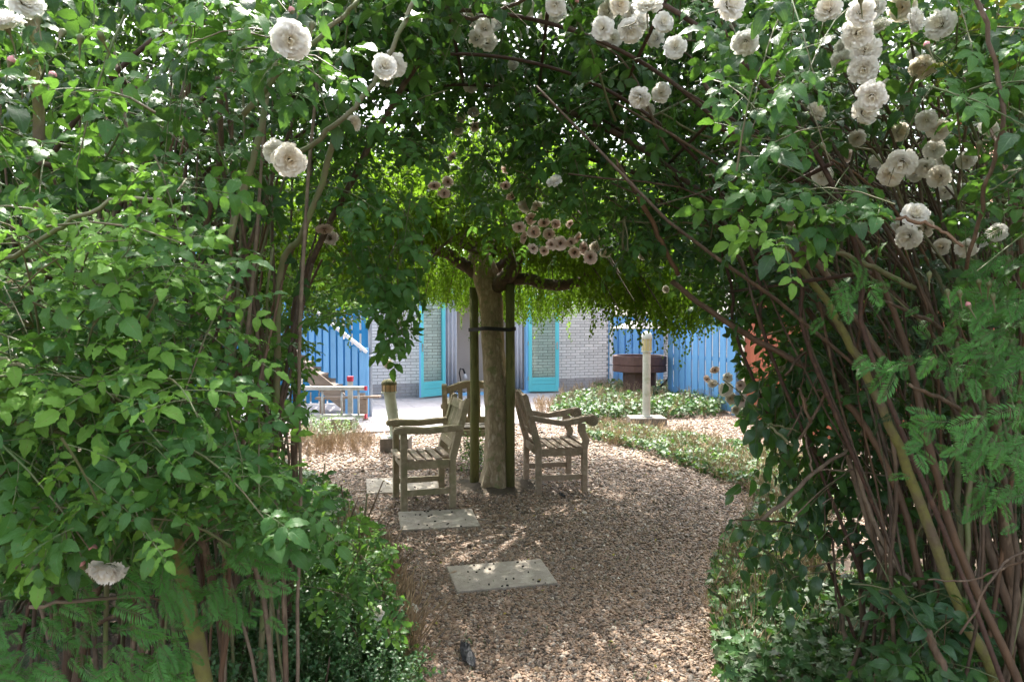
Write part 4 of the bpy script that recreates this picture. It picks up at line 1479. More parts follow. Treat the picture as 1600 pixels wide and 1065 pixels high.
def crown():
    C = np.array([-.12, 6.45]); 
    n = 64
    sp = []
    for i in range(n):
        a = 2 * PI * i / n + rng.uniform(-.1, .1); r1 = rng.uniform(1.5, 2.35)
        z0 = rng.uniform(2.15, 2.7)
        t = np.linspace(0, 1, 12)
        r = .12 + (r1 - .12) * t
        z = z0 + .35 * np.sin(t * PI * .8) * rng.uniform(.3, 1.4) - .75 * t ** 3
        x = C[0] + np.cos(a + .3 * t * rng.uniform(-1, 1)) * r; y = C[1] + np.sin(a + .3 * t * rng.uniform(-1, 1)) * r
        sp.append(np.stack([x, y, z], 1))
    sp = np.array(sp)
    rad = np.linspace(.02, .004, 12)[None, :] * rng.uniform(.7, 1.3, (n, 1))
    for i in range(n):
        v, f = tube_geo((sp[i] - tl)[None], rad[i][None], 6)
        link('branch', mesh_from('branch', v, f, M['limb'], True), tree)
    # hanging twigs
    N = 6200
    a = rng.uniform(0, 2 * PI, N)
    r = np.where(rng.random(N) < .74, np.sqrt(rng.uniform(1.35 ** 2, 2.6 ** 2, N)), np.sqrt(rng.uniform(.05, 1.4 ** 2, N)))
    front = np.clip(-np.sin(a) * 1.6 - .1, 0, 1) * np.clip(1 - np.abs(np.cos(a)) ** 3 * 1.0, 0, 1)
    top = 3.0 - .13 * r ** 2
    z = top - rng.random(N) ** 1.3 * .75
    lim = 1.60 - .03 * np.clip(np.cos(a), 0, 1) + .10 * np.sin(a * 3) + .08 * np.sin(a * 7 + 1) + .08 * (np.cos(a) < -.3) + .14 * np.clip(np.sin(a), 0, 1) + .45 * front + np.where(r < 1.3, .62, 0)
    r = r * (1 - .33 * np.clip(-np.sin(a - .75), 0, 1))
    x = C[0] + r * np.cos(a) * 1.02; y = C[1] + r * np.sin(a) * .98
    idx = rng.choice(4, N, p=[.3, .3, .2, .2])
    ln = np.array([.35, .5, .62, .25])[idx]
    sc = rng.uniform(.8, 1.3, N)
    short = z - ln * sc - lim
    z = np.where(short < 0, z - short + rng.exponential(.07, N) - .05, z)
    z = np.where(rng.random(N) < .06, z - rng.uniform(.08, .34, N), z)
    rot = np.stack([rng.normal(0, .16, N), rng.normal(0, .16, N), rng.uniform(0, 2 * PI, N)], 1)
    # twigs lying outwards, added over the crown to shade its inside
    N2 = 1300
    a2 = rng.uniform(0, 2 * PI, N2); r2 = np.sqrt(rng.uniform(.02, 2.3 ** 2, N2))
    p2 = np.stack([C[0] + r2 * np.cos(a2), C[1] + r2 * np.sin(a2), 3.12 - .13 * r2 ** 2 - rng.random(N2) * .3], 1)
    rot2 = np.stack([rng.normal(0, .25, N2), rng.uniform(-1.6, -.9, N2), a2 + rng.normal(0, .5, N2)], 1)
    pos = np.concatenate([np.stack([x, y, z], 1), p2]) - tl
    rot = np.concatenate([rot, rot2]); sc = np.concatenate([sc, rng.uniform(.8, 1.2, N2)]); idx = np.concatenate([idx, rng.choice(4, N2)])
    scatter('crown', pos, rot, np.repeat(sc[:, None], 3, 1), idx, BIRCH, tree)


crown()

# bare soil round the foot of the trunk
mb = MB(); _pr = [(.50, -.012), (.42, .004), (.30, .018), (.18, .03), (.10, .035)]
mb.lathe(_pr, 36)
mb.v = [(x * (1 + .10 * math.sin(3 * math.atan2(y, x) + 1) + .06 * math.sin(7 * math.atan2(y, x))), y * (1 + .08 * math.sin(4 * math.atan2(y, x))), z + R.uniform(-.003, .003)) for x, y, z in mb.v]
_o = mb.build('soil', M['earth'], None, smooth=True, loc=(TB[0], TB[1] - .02, 0)); tag(_o, 'bare dark soil heaped round the foot of the weeping tree', kind='structure')

# stakes and strap
sk1 = MB(); sk1.tube([(0, 0, -.0), (.004, 0, .9), (-.004, 0, 1.88)], [.045, .043, .042], 14)
p1 = G(740, 752); o1 = sk1.build('tree_stake', M['stake'], None, smooth=True, loc=(-.36, 6.5, 0)); tag(o1, 'green stained round stake left of the tree trunk', 'stake', 'stakes holding the weeping tree')
sk2 = MB(); sk2.tube([(0, 0, 0), (.003, 0, .9), (.0, 0, 1.90)], [.044, .043, .042], 14)
o2 = sk2.build('tree_stake', M['stake'], None, smooth=True, loc=(-.018, 6.33, 0)); tag(o2, 'green stained round stake right of the tree trunk', 'stake', 'stakes holding the weeping tree')


def strap():
    z = 1.485
    cs = [(-.36, 6.5, .05), (-.19, 6.43, .118), (-.018, 6.33, .05)]
    pts = []
    for cx, cy, r in cs:
        for i in range(24):
            a = 2 * PI * i / 24
            pts.append((cx + r * math.cos(a), cy + r * math.sin(a)))
    pts = sorted(set(pts))
    def half(ps):
        h = []
        for p in ps:
            while len(h) >= 2 and (h[-1][0] - h[-2][0]) * (p[1] - h[-2][1]) - (h[-1][1] - h[-2][1]) * (p[0] - h[-2][0]) <= 0:
                h.pop()
            h.append(p)
        return h
    hull = half(pts)[:-1] + half(pts[::-1])[:-1]
    n = len(hull)
    c = (np.mean([p[0] for p in hull]), np.mean([p[1] for p in hull]))
    v = []; f = []
    for p in hull:
        d = nrm(np.array([p[0] - c[0], p[1] - c[1]]))
        sag = .008 * math.sin(p[0] * 20)
        for off, dz in ((0, -.017), (.006, -.017), (.006, .017), (0, .017)):
            v.append((p[0] + d[0] * off, p[1] + d[1] * off, z + dz + sag))
    for i in range(n):
        a = i * 4; b = ((i + 1) % n) * 4
        for k in range(4):
            f.append((a + k, b + k, b + (k + 1) % 4, a + (k + 1) % 4))
    o = link('tree_strap', mesh_from('tree_strap', v, f, M['rubber']))
    tag(o, 'black rubber strap tying the trunk to both stakes', 'strap')


strap()

# ------------------------------------------------------------------ rose arch of rods
arch = empty('rose_arch', (-.2, 2.2, 0), 0, label='rusty brown rod arch overgrown by the roses', cat='arch')


def arch_pt(u, y, lift=0):
    a = PI * u
    return (-1.13 * math.cos(a), y, 1.48 + (1.04 + lift) * math.sin(a))


for y in (-.42, -.05, .30, .62):
    pts = [(-1.5, y, 0), (-1.3, y, .8)] + [arch_pt(u, y) for u in np.linspace(0, 1, 19)] + [(1.42, y, .8), (1.72, y, 0)]
    mb = MB(); mb.tube(spline(pts, 70), .0065, 8); mb.build('hoop', M['rod'], arch, smooth=True)
for u in np.linspace(.06, .94, 11):
    p = arch_pt(u, 0, .012)
    mb = MB(); mb.tube([(p[0], -.46, p[2]), (p[0], .66, p[2])], .006, 6); mb.build('cross_rod', M['rod'], arch, smooth=True)
# ------------------------------------------------------------------ climbing rose, left

BL = [(8, 38, 56, 'w'), (38, 2, 48, 'w'), (453, 62, 52, 'w'), (600, 104, 42, 'w'), (615, 100, 36, 'w'), (604, 126, 26, 'c'), (432, 238, 42, 'w'), (452, 250, 44, 'c'), (550, 193, 32, 'c'),
                   (168, 888, 54, 'w'), (507, 358, 26, 'f'), (516, 372, 22, 'f'), (606, 568, 13, 'c')]
BW = [(740, 26, 26, 'w'), (757, 44, 32, 'w'), (772, 38, 24, 'w'), (745, 60, 30, 'w'), (762, 66, 26, 'w'), (828, 11, 25, 'w'), (802, 100, 22, 'w'), (868, 8, 34, 'w'), (852, 30, 26, 'c'), (870, 20, 28, 'w'), (815, 50, 20, 'w'), (735, 133, 21, 'w'), (842, 70, 18, 'w'), (740, 176, 20, 'c'),
      (942, 44, 34, 'w'), (958, 62, 28, 'w'), (985, 46, 34, 'w'), (1000, 32, 38, 'w'), (1012, 8, 40, 'w'), (1036, 36, 34, 'w'), (1025, 60, 30, 'w'), (1055, 74, 36, 'w'), (1076, 50, 24, 'w'), (1087, 110, 20, 'w'), (950, 18, 32, 'w'), (968, 8, 34, 'c'), (985, 20, 32, 'w'),
      (1140, 6, 48, 'w'), (1165, 66, 40, 'w'), (1000, 152, 34, 'w'), (1033, 145, 28, 'w'), (1012, 172, 22, 'c'), (867, 284, 25, 'w'), (849, 278, 19, 'w'),
      (1345, 20, 44, 'w'), (1368, 12, 40, 'w'), (1372, 44, 36, 'w'), (1340, 52, 42, 'w'), (1322, 74, 34, 'w'), (1315, 96, 34, 'w'), (1352, 78, 40, 'w'), (1350, 108, 40, 'w'), (1362, 150, 44, 'w'), (1350, 176, 36, 'c'), (1380, 142, 30, 'w'),
      (1428, 32, 42, 'w'), (1470, 38, 40, 'w'), (1410, 12, 38, 'c'), (1430, 84, 26, 'w'), (1442, 104, 34, 'c'), (1295, 14, 40, 'c'), (1275, 176, 34, 'c'), (1405, 206, 28, 'c'), (1340, 215, 26, 'c'), (1321, 243, 22, 'f'), (1447, 188, 32, 'w'), (1466, 204, 32, 'c'),
      (1545, 200, 29, 'w'), (1285, 275, 30, 'w'), (1370, 252, 26, 'w'), (1410, 254, 38, 'w'), (1392, 272, 34, 'c'), (1432, 270, 26, 'c'), (1446, 262, 30, 'w'), (1460, 234, 30, 'w'), (1475, 248, 26, 'w'), (1486, 250, 22, 'w'), (1510, 250, 28, 'w'), (1468, 276, 32, 'c'), (1477, 300, 27, 'w'),
      (1430, 336, 38, 'w'), (1404, 356, 26, 'w'), (1420, 370, 34, 'w'), (1444, 356, 28, 'c'), (1472, 386, 28, 'c'), (1510, 387, 32, 'w'), (1532, 376, 24, 'w'), (1558, 364, 32, 'w'),
      (678, 290, 20, 'f'), (694, 302, 22, 'f'), (700, 284, 17, 'f'), (716, 205, 20, 'c'), (722, 184, 19, 'c'), (742, 198, 16, 'f'), (706, 245, 18, 'f'), (790, 290, 18, 'f'), (800, 306, 18, 'f'), (820, 322, 20, 'c'), (838, 322, 18, 'c'), (792, 264, 16, 'f'),
      (811, 355, 22, 'f'), (834, 362, 19, 'f'), (818, 371, 18, 'f'), (830, 342, 18, 'f'), (850, 348, 20, 'f'), (833, 388, 21, 'f'), (850, 392, 18, 'f'), (862, 382, 20, 'f'), (858, 366, 18, 'f'), (876, 380, 20, 'f'), (892, 378, 20, 'f'), (890, 350, 16, 'f'), (902, 372, 18, 'f'), (898, 394, 19, 'f'), (922, 402, 20, 'f'), (912, 388, 18, 'f'), (868, 350, 16, 'f'), (930, 386, 17, 'c'), (946, 396, 15, 'c'), (938, 372, 15, 'c'), (1004, 400, 14, 'c'), (1040, 452, 13, 'c'),
      (1105, 592, 15, 'f'), (1117, 578, 16, 'f'), (1114, 600, 18, 'c'), (1137, 590, 18, 'w'), (1157, 602, 18, 'f'), (1134, 608, 19, 'c'), (1160, 625, 20, 'f'), (1195, 612, 16, 'f'), (1142, 622, 18, 'c'), (1150, 640, 14, 'c'), (1206, 560, 15, 'c'), (1222, 574, 14, 'c')]
for _x, _y, _s, _k in BL + BW:
    if _s >= 14:
        CLEAR_BLOOMS.append((_x, _y, _s, min(3.4, F * .056 / _s)))

roseL = empty('climbing_rose', (-1.5, 1.9, 0), 0, label='climbing rose with pale green sprays and few white blooms, left of the arch', cat='rose')


def px_cane(root, pts, r0, r1, mat, **k):
    cane(root, [W(*p) for p in pts], r0, r1, mat, **k)


# main stems traced from the photograph (pixel, pixel, distance)
px_cane(roseL, [(330, 1180, 1.75), (318, 1060, 1.75), (300, 960, 1.72), (262, 830, 1.68), (200, 740, 1.62), (120, 640, 1.55), (40, 500, 1.5), (20, 440, 1.5)], .019, .016, 'mossy', n=26, sides=10)
px_cane(roseL, [(40, 500, 1.5), (60, 420, 1.5), (62, 300, 1.52), (58, 150, 1.55), (45, 0, 1.6), (60, -120, 1.6)], .015, .009, 'mossy', n=22, sides=9)
px_cane(roseL, [(28, 470, 1.5), (5, 430, 1.5), (-60, 380, 1.5), (-120, 300, 1.5)], .013, .008, 'mossy')
px_cane(roseL, [(385, 1200, 2.3), (405, 1060, 2.3), (414, 930, 2.28), (430, 760, 2.2), (432, 600, 2.1), (440, 420, 2.0), (470, 370, 1.95), (505, 280, 1.9), (530, 190, 1.85)], .011, .008, 'cane_green', n=24)
px_cane(roseL, [(360, 1200, 2.2), (350, 1060, 2.2), (335, 900, 2.1), (300, 800, 2.0), (320, 640, 2.0), (310, 420, 2.0), (345, 250, 1.9), (340, 120, 1.8)], .012, .007, 'cane_brown', n=24)
px_cane(roseL, [(420, 1200, 2.7), (455, 900, 2.6), (462, 640, 2.5), (460, 500, 2.45), (478, 430, 2.4), (560, 260, 2.3), (640, 120, 2.2), (700, 20, 2.1), (730, -60, 2.1)], .013, .008, 'cane_brown', n=24)
px_cane(roseL, [(355, 390, 1.7), (380, 300, 1.7), (405, 210, 1.7), (425, 120, 1.7), (470, 20, 1.7), (500, -80, 1.7)], .009, .006, 'cane_green')
px_cane(roseL, [(440, 260, 1.6), (500, 215, 1.6), (560, 160, 1.6), (620, 60, 1.6), (660, -30, 1.6)], .006, .005, 'cane_green')
px_cane(roseL, [(380, 180, 1.4), (440, 110, 1.4), (520, 40, 1.4), (560, 0, 1.4)], .006, .004, 'cane_green')
px_cane(roseL, [(0, 560, 1.05), (60, 580, 1.05), (95, 590, 1.08)], .003, .002, 'cane_green')
px_cane(roseL, [(-60, 600, 1.1), (0, 650, 1.1), (60, 665, 1.12), (105, 680, 1.15)], .004, .003, 'cane_green')
px_cane(roseL, [(-20, 410, 1.1), (30, 395, 1.08), (80, 360, 1.06), (130, 335, 1.05), (185, 315, 1.05), (250, 312, 1.05)], .004, .0025, 'cane_green')
px_cane(roseL, [(612, 470, 3.3), (604, 510, 3.3), (607, 545, 3.3), (606, 566, 3.4)], .003, .0018, 'cane_green', n=10)
px_cane(roseL, [(-40, 240, 1.5), (60, 255, 1.5), (130, 265, 1.5)], .006, .005, 'cane_brown')
px_cane(roseL, [(100, 1200, 2.0), (130, 1000, 2.0), (160, 850, 1.9), (100, 700, 1.8), (180, 560, 1.8), (240, 420, 1.8)], .014, .007, 'cane_brown')
px_cane(roseL, [(20, 700, 1.9), (60, 740, 1.9), (130, 790, 2.0), (200, 880, 2.1), (210, 1000, 2.2)], .012, .010, 'cane_red')
for i in range(95):
    x = R.uniform(-40, 470) if i % 3 else R.uniform(300, 475); d = R.uniform(1.9, 3.2)
    b = W(x, 1065, d); b[2] = 0
    lean = R.gauss(.05, .18)
    top = R.uniform(1.6, 2.9)
    pts = [b, b + [lean * .3, R.gauss(0, .06), top * .33], b + [lean * .9 + R.gauss(0, .06), R.gauss(0, .1), top * .66], b + [lean * 1.6, R.gauss(0, .15), top]]
    cane(roseL, pts, R.uniform(.004, .010), R.uniform(.0025, .005), R.choice(['cane_brown', 'cane_green', 'cane_brown', 'cane_red', 'cane_grey']), n=16, check=True)

PL, DL, NL, SL, IL, TL = [], [], [], [], [], []
TW = []


def grow(poly, d0, d1, n, bias, L=(.18, .34), k=6, idx=(0, 1, 2), scale=(.85, 1.15), store=None, droop=.35, spread=.7, zmin=.1, up=(0, -.3, .9), leafdroop=.25, jit=.45):
    P = region(poly, d0, d1, n, zmin)
    n = len(P)
    V = rand_dir(n, bias, spread)
    Ls = rng.uniform(*L, n)
    P = P - V * Ls[:, None] * .6
    p, D, N, sp = shoots(P, V, Ls, k, droop, up=up, leafdroop=leafdroop, jit=jit)
    base = rng.choice(idx, n)
    ii = np.repeat(base, k)
    flip = rng.random(len(ii)) < .3
    ii = np.where(flip, rng.choice(idx, len(ii)), ii)
    sc = rng.uniform(*scale, len(ii)) * np.repeat(rng.uniform(.85, 1.1, n), k)
    store.append((p, D, N, sc, ii, sp))


def finish(root, store, protos, nparts, twigname='twig', r0=.0016, part='leaf', stuff='foliage', tm='twig', clear=True, low=None):
    p = np.concatenate([s[0] for s in store]); D = np.concatenate([s[1] for s in store]); N = np.concatenate([s[2] for s in store])
    sc = np.concatenate([s[3] for s in store]); ii = np.concatenate([s[4] for s in store])
    place_leaves(root, p, D, N, sc, ii, protos, nparts, part, stuff, clear, low)
    twigs(root, [s[5] for s in store], twigname, r0, tm, clear, low)


sL = []
A_ = [(-170, 420), (260, 390), (330, 560), (440, 640), (490, 740), (440, 830), (330, 840), (240, 780), (-170, 830)]
grow(A_, .98, 1.28, 85, (.35, -.3, .35), idx=(0, 1, 2, 1, 3), scale=(.62, .84), L=(.15, .26), store=sL)
grow(A_, 1.28, 1.6, 80, (.35, -.3, .3), idx=(0, 1, 2, 0), scale=(.7, .95), L=(.15, .26), store=sL)
grow(A_, 1.6, 2.1, 70, (.3, -.3, .2), idx=(5, 0, 5), scale=(.75, 1.0), store=sL)  # deeper shoots take mostly the shade-darkened leaves
grow([(-60, 850), (230, 840), (240, 930), (-60, 940)], 1.2, 1.7, 14, (.35, -.3, .1), idx=(0, 2, 5), scale=(.75, .95), store=sL)
grow([(-170, -170), (560, -170), (540, 60), (400, 130), (320, 380), (-170, 400)], 1.15, 1.7, 80, (.3, -.4, 0), idx=(0, 2, 0, 2, 5), scale=(.8, 1.08), store=sL, droop=.5)
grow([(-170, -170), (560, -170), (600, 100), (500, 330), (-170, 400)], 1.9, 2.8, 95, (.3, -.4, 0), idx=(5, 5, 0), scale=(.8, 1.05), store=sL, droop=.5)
grow([(200, 200), (520, 120), (600, 330), (600, 480), (470, 600), (440, 680), (280, 520)], 1.9, 2.8, 38, (.5, -.2, .1), idx=(0, 1, 2), scale=(.75, 1.0), store=sL)
grow([(480, 0), (640, 0), (680, 180), (560, 330), (480, 300)], 1.9, 2.8, 60, (.5, -.2, .0), idx=(0, 1, 2), scale=(.75, 1.0), store=sL)
grow([(540, 300), (650, 330), (650, 500), (590, 520), (550, 450)], 2.25, 2.7, 20, (.25, -.1, -.9), idx=(0, 2, 0), store=sL, droop=.1, spread=.3)
grow([(30, 500), (170, 520), (180, 580), (40, 580)], 1.0, 1.15, 7, (.8, -.2, .35), idx=(3, 4), store=sL, spread=.25, scale=(.8, 1.0))
grow([(0, 320), (230, 290), (250, 380), (0, 420)], 1.02, 1.2, 12, (.7, -.3, .3), idx=(3, 0, 4), store=sL, spread=.4, scale=(.75, .95))
grow([(80, 690), (220, 700), (200, 800), (90, 790)], 1.0, 1.12, 6, (.6, -.3, -.1), idx=(3, 4), store=sL, spread=.3, scale=(.75, .95))
grow([(180, 400), (330, 420), (330, 500), (180, 480)], 1.2, 1.35, 6, (.6, -.3, .2), idx=(3, 4, 1), store=sL, spread=.4, scale=(.75, .95))
grow([(430, 520), (500, 490), (500, 560), (440, 620)], 2.3, 2.8, 8, (.5, 0, .2), idx=(3, 3, 4), store=sL, spread=.4)
grow([(440, 380), (540, 380), (530, 480), (450, 470)], 2.6, 3.3, 16, (.5, 0, .1), idx=(3, 3, 4), store=sL, spread=.5)
grow([(240, 740), (400, 760), (440, 860), (260, 880)], 1.2, 1.45, 12, (.5, -.3, .2), idx=(3, 0, 1), store=sL, spread=.4, scale=(.75, .95))
LOW = [(-300, 940), (60, 925), (140, 905), (240, 880), (300, 800), (330, 780), (400, 850), (600, 850), (600, 1500), (-300, 1500)]
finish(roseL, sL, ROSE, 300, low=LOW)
add_blooms(roseL, BL)
loc = np.array(roseL.location)
for (x, y, d, k) in [(80, 122, 1.2, 0), (15, 100, 1.2, 0), (130, 885, 1.15, 0), (150, 860, 1.15, 0), (95, 55, 1.2, 1), (125, 66, 1.25, 1), (60, 35, 1.2, 1), (160, 62, 1.2, 1), (458, 22, 1.3, 0), (487, 44, 1.3, 1), (44, 128, 1.2, 1)]:
    sc = 1.1
    link('rose_bud', BUD[k], roseL, mat=Matrix.Translation(Vector(W(x, y, d) - loc)) @ Euler((R.uniform(-.6, .6), R.uniform(-.6, .6), 0)).to_matrix().to_4x4() @ Matrix.Diagonal((sc, sc, sc, 1)))

# ------------------------------------------------------------------ climbing rose, right and over the arch
roseR = empty('climbing_rose', (1.7, 2.2, 0), 0, label='climbing rose with bare brown canes and many white bloom clusters, right of the arch', cat='rose')
px_cane(roseR, [(1585, 1200, 2.0), (1555, 1060, 2.0), (1500, 950, 2.0), (1440, 790, 2.0), (1385, 650, 2.0), (1340, 560, 2.05), (1290, 470, 2.1), (1200, 350, 2.2)], .017, .009, 'mossy', n=28, sides=10)
px_cane(roseR, [(1640, 1200, 1.9), (1590, 1060, 1.9), (1500, 860, 1.9), (1450, 690, 1.9), (1420, 560, 1.95), (1380, 450, 2.0), (1300, 300, 2.1)], .012, .007, 'cane_red', n=24)
px_cane(roseR, [(1502, 1200, 2.2), (1500, 1000, 2.2), (1500, 800, 2.2), (1490, 650, 2.2), (1495, 520, 2.2), (1460, 420, 2.2)], .010, .008, 'cane_green', n=20)
px_cane(roseR, [(1510, 900, 1.95), (1515, 760, 1.95), (1535, 640, 1.95), (1530, 560, 1.95)], .008, .006, 'cane_green')
px_cane(roseR, [(1600, 1010, 2.1), (1560, 900, 2.1), (1530, 780, 2.1), (1515, 690, 2.1), (1450, 560, 2.15)], .014, .009, 'cane_brown')
px_cane(roseR, [(1330, 700, 2.3), (1360, 800, 2.3), (1400, 880, 2.25), (1430, 915, 2.2)], .007, .008, 'cane_grey')
px_cane(roseR, [(1450, 985, 1.9), (1480, 1060, 1.9), (1510, 1160, 1.9)], .010, .011, 'cane_brown')
px_cane(roseR, [(1320, 690, 2.4), (1345, 780, 2.4), (1370, 850, 2.35), (1430, 920, 2.3)], .009, .009, 'cane_grey')
px_cane(roseR, [(1050, 440, 2.7), (1105, 482, 2.6), (1180, 530, 2.5), (1280, 588, 2.4), (1360, 680, 2.3), (1420, 820, 2.25), (1450, 1000, 2.2)], .010, .011, 'cane_red', n=24)
px_cane(roseR, [(960, 250, 2.6), (1000, 310, 2.6), (1030, 370, 2.65), (1060, 430, 2.7)], .009, .008, 'cane_red')
px_cane(roseR, [(1500, 990, 1.6), (1560, 890, 1.6), (1600, 860, 1.6), (1680, 800, 1.6)], .0025, .003, 'cane_brown')
px_cane(roseR, [(1450, 905, 1.7), (1520, 905, 1.68), (1570, 885, 1.65), (1620, 865, 1.6)], .0018, .003, 'cane_brown')
px_cane(roseR, [(880, 170, 2.8), (1000, 230, 2.7), (1120, 320, 2.6), (1250, 440, 2.5), (1350, 570, 2.4), (1430, 740, 2.35)], .011, .013, 'cane_brown', n=24)
px_cane(roseR, [(900, 240, 3.0), (1020, 280, 2.9), (1130, 350, 2.8), (1260, 480, 2.7), (1340, 640, 2.6)], .010, .012, 'cane_brown', n=24)
px_cane(roseR, [(1100, 130, 2.2), (1180, 260, 2.1), (1270, 400, 2.0), (1380, 560, 1.9)], .007, .009, 'cane_brown', n=20)
px_cane(roseR, [(1180, 330, 1.9), (1280, 380, 1.9), (1350, 410, 1.9), (1430, 450, 1.9)], .006, .007, 'cane_green', n=20)
px_cane(roseR, [(660, 0, 1.9), (720, 30, 1.9), (800, 10, 1.9), (860, -30, 1.9)], .006, .005, 'cane_brown')
px_cane(roseR, [(1500, -60, 1.3), (1545, 60, 1.3), (1570, 170, 1.3), (1550, 260, 1.35), (1535, 330, 1.4), (1510, 420, 1.5)], .004, .004, 'cane_brown', n=20)
px_cane(roseR, [(1380, 340, 1.5), (1450, 350, 1.45), (1505, 385, 1.4)], .004, .003, 'cane_red')
for i in range(230):
    by = R.uniform(2.0, 3.5)
    bx = by * R.uniform(.50, .85)
    lean = R.uniform(.35, 1.0)
    top = R.uniform(2.0, 2.75)
    reach = R.uniform(.3, 1.3) * (1 if R.random() < .75 else .3)
    j = lambda s: R.gauss(0, s)
    sw = j(.16)
    pts = [(bx + sw, by, 0), (bx - .08 * reach + j(.06) + sw * .3, by + j(.08), top * .35), (bx - .25 * reach + j(.07), by + j(.12), top * .66), (bx - .6 * reach + j(.08), by + j(.15), top * .9), (bx - reach, by + j(.2), top + j(.12))]
    cane(roseR, pts, R.uniform(.0032, .0078), R.uniform(.002, .004), R.choice(['cane_brown', 'cane_red', 'limb', 'cane_brown', 'cane_green', 'limb']), n=18, check=True)
for i in range(110):   # arching side shoots in the tangle
    p = W(R.uniform(950, 1600), R.uniform(180, 700), R.uniform(2.2, 3.2))
    dr = np.array([R.gauss(-.2, .5), R.gauss(0, .2), R.gauss(.1, .5)])
    q = p + dr * R.uniform(.25, .7)
    m_ = (p + q) / 2 + [R.gauss(0, .06), 0, R.gauss(.06, .05)]
    if min(p[2], q[2]) > .3:
        cane(roseR, [p, m_, q], .005, .0025, R.choice(['cane_brown', 'cane_red', 'cane_green', 'cane_grey']), n=12, sides=5, check=True)
sR = []
grow([(480, -200), (1200, -200), (1150, 110), (1000, 90), (880, 30), (640, 70), (520, 40)], 1.7, 3.0, 170, (-.1, -.3, 0), idx=(0, 2, 5), store=sR)
grow([(600, 60), (1100, 100), (1120, 400), (960, 400), (830, 350), (760, 300), (660, 210)], 2.5, 3.6, 260, (-.2, 0, -.3), idx=(0, 2, 5, 1), store=sR, droop=.5)
grow([(1080, -200), (1780, -200), (1780, 330), (1500, 400), (1320, 300), (1150, 230)], 1.25, 1.8, 140, (-.2, -.5, 0), idx=(0, 2, 0, 6, 2), scale=(.7, .98), store=sR, droop=.45)
grow([(1100, 240), (1500, 400), (1620, 430), (1620, 900), (1380, 800), (1180, 520)], 2.3, 3.3, 75, (-.2, -.3, 0), idx=(0, 5), store=sR)
grow([(1380, 870), (1520, 880), (1530, 1065), (1400, 1065)], 1.9, 2.5, 22, (-.2, -.3, .3), idx=(0, 5), store=sR)
grow([(1150, 220), (1290, 240), (1300, 300), (1180, 300)], 1.5, 1.8, 9, (-.5, -.3, 0), idx=(5, 2), store=sR, spread=.4)
grow([(1210, 290), (1310, 300), (1300, 370), (1220, 360)], 1.5, 1.7, 6, (-.2, -.4, -.2), idx=(3, 3, 0), store=sR, spread=.5)
grow([(1170, 470), (1340, 470), (1340, 640), (1200, 640)], 2.9, 3.6, 40, (-.3, 0, -.1), idx=(0, 2, 5), store=sR, spread=.7)
grow([(1080, 400), (1210, 410), (1230, 500), (1130, 480)], 2.9, 3.7, 30, (-.3, 0, -.1), idx=(0, 2, 5, 3), store=sR, spread=.7)
grow([(1150, 540), (1230, 520), (1230, 640), (1110, 640), (1120, 600)], 2.9, 3.4, 14, (-.5, 0, 0), idx=(0, 3, 2), store=sR, spread=.5)
grow([(1480, -60), (1640, -60), (1640, 60), (1500, 60)], 1.5, 2.0, 14, (-.2, -.2, .3), idx=(7, 3, 0, 3), store=sR)
grow([(440, -280), (1300, -280), (1250, 130), (1000, 150), (640, 110), (470, 90)], 2.6, 3.8, 150, (0, 0, -.1), idx=(0, 2, 5), store=sR)
grow([(1080, -200), (1780, -200), (1780, 330), (1500, 400), (1320, 300), (1150, 230)], 1.8, 2.8, 150, (-.2, -.4, 0), idx=(5, 5, 6, 0), scale=(.8, 1.05), store=sR, droop=.45)
grow([(-100, -260), (600, -260), (600, 40), (-100, 20)], 1.8, 3.0, 110, (0, 0, -.1), idx=(5, 0, 2), store=sR)
finish(roseR, sR, ROSE, 300)
_P = region([(430, -300), (1350, -300), (1300, 180), (1000, 170), (640, 120), (450, 90)], 2.9, 4.4, 1500)
scatter('foliage', _P - np.array(roseR.location), rng.uniform(0, 2 * PI, (len(_P), 3)) * np.array([.15, .15, 1]), np.repeat(rng.uniform(.9, 1.4, (len(_P), 1)), 3, 1), rng.choice((0, 1, 2), len(_P)), HEDGE, roseR)
add_blooms(roseR, BW)
loc = np.array(roseR.location)
for (x, y, d, k) in [(1515, 480, 1.5, 0), (1452, 433, 1.5, 1), (1500, 462, 1.5, 1), (1530, 444, 1.5, 1), (1545, 448, 1.5, 1), (1552, 467, 1.5, 1), (1481, 460, 1.5, 1), (1450, 74, 1.3, 0), (1186, 40, 1.5, 0), (1213, 107, 1.4, 0), (1288, 232, 1.5, 1), (1530, 230, 1.4, 1), (1345, 3, 1.3, 0), (900, 6, 1.9, 0)]:
    link('rose_bud', BUD[k], roseR, mat=Matrix.Translation(Vector(W(x, y, d) - loc)) @ Euler((R.uniform(-.6, .6), R.uniform(-.6, .6), 0)).to_matrix().to_4x4())

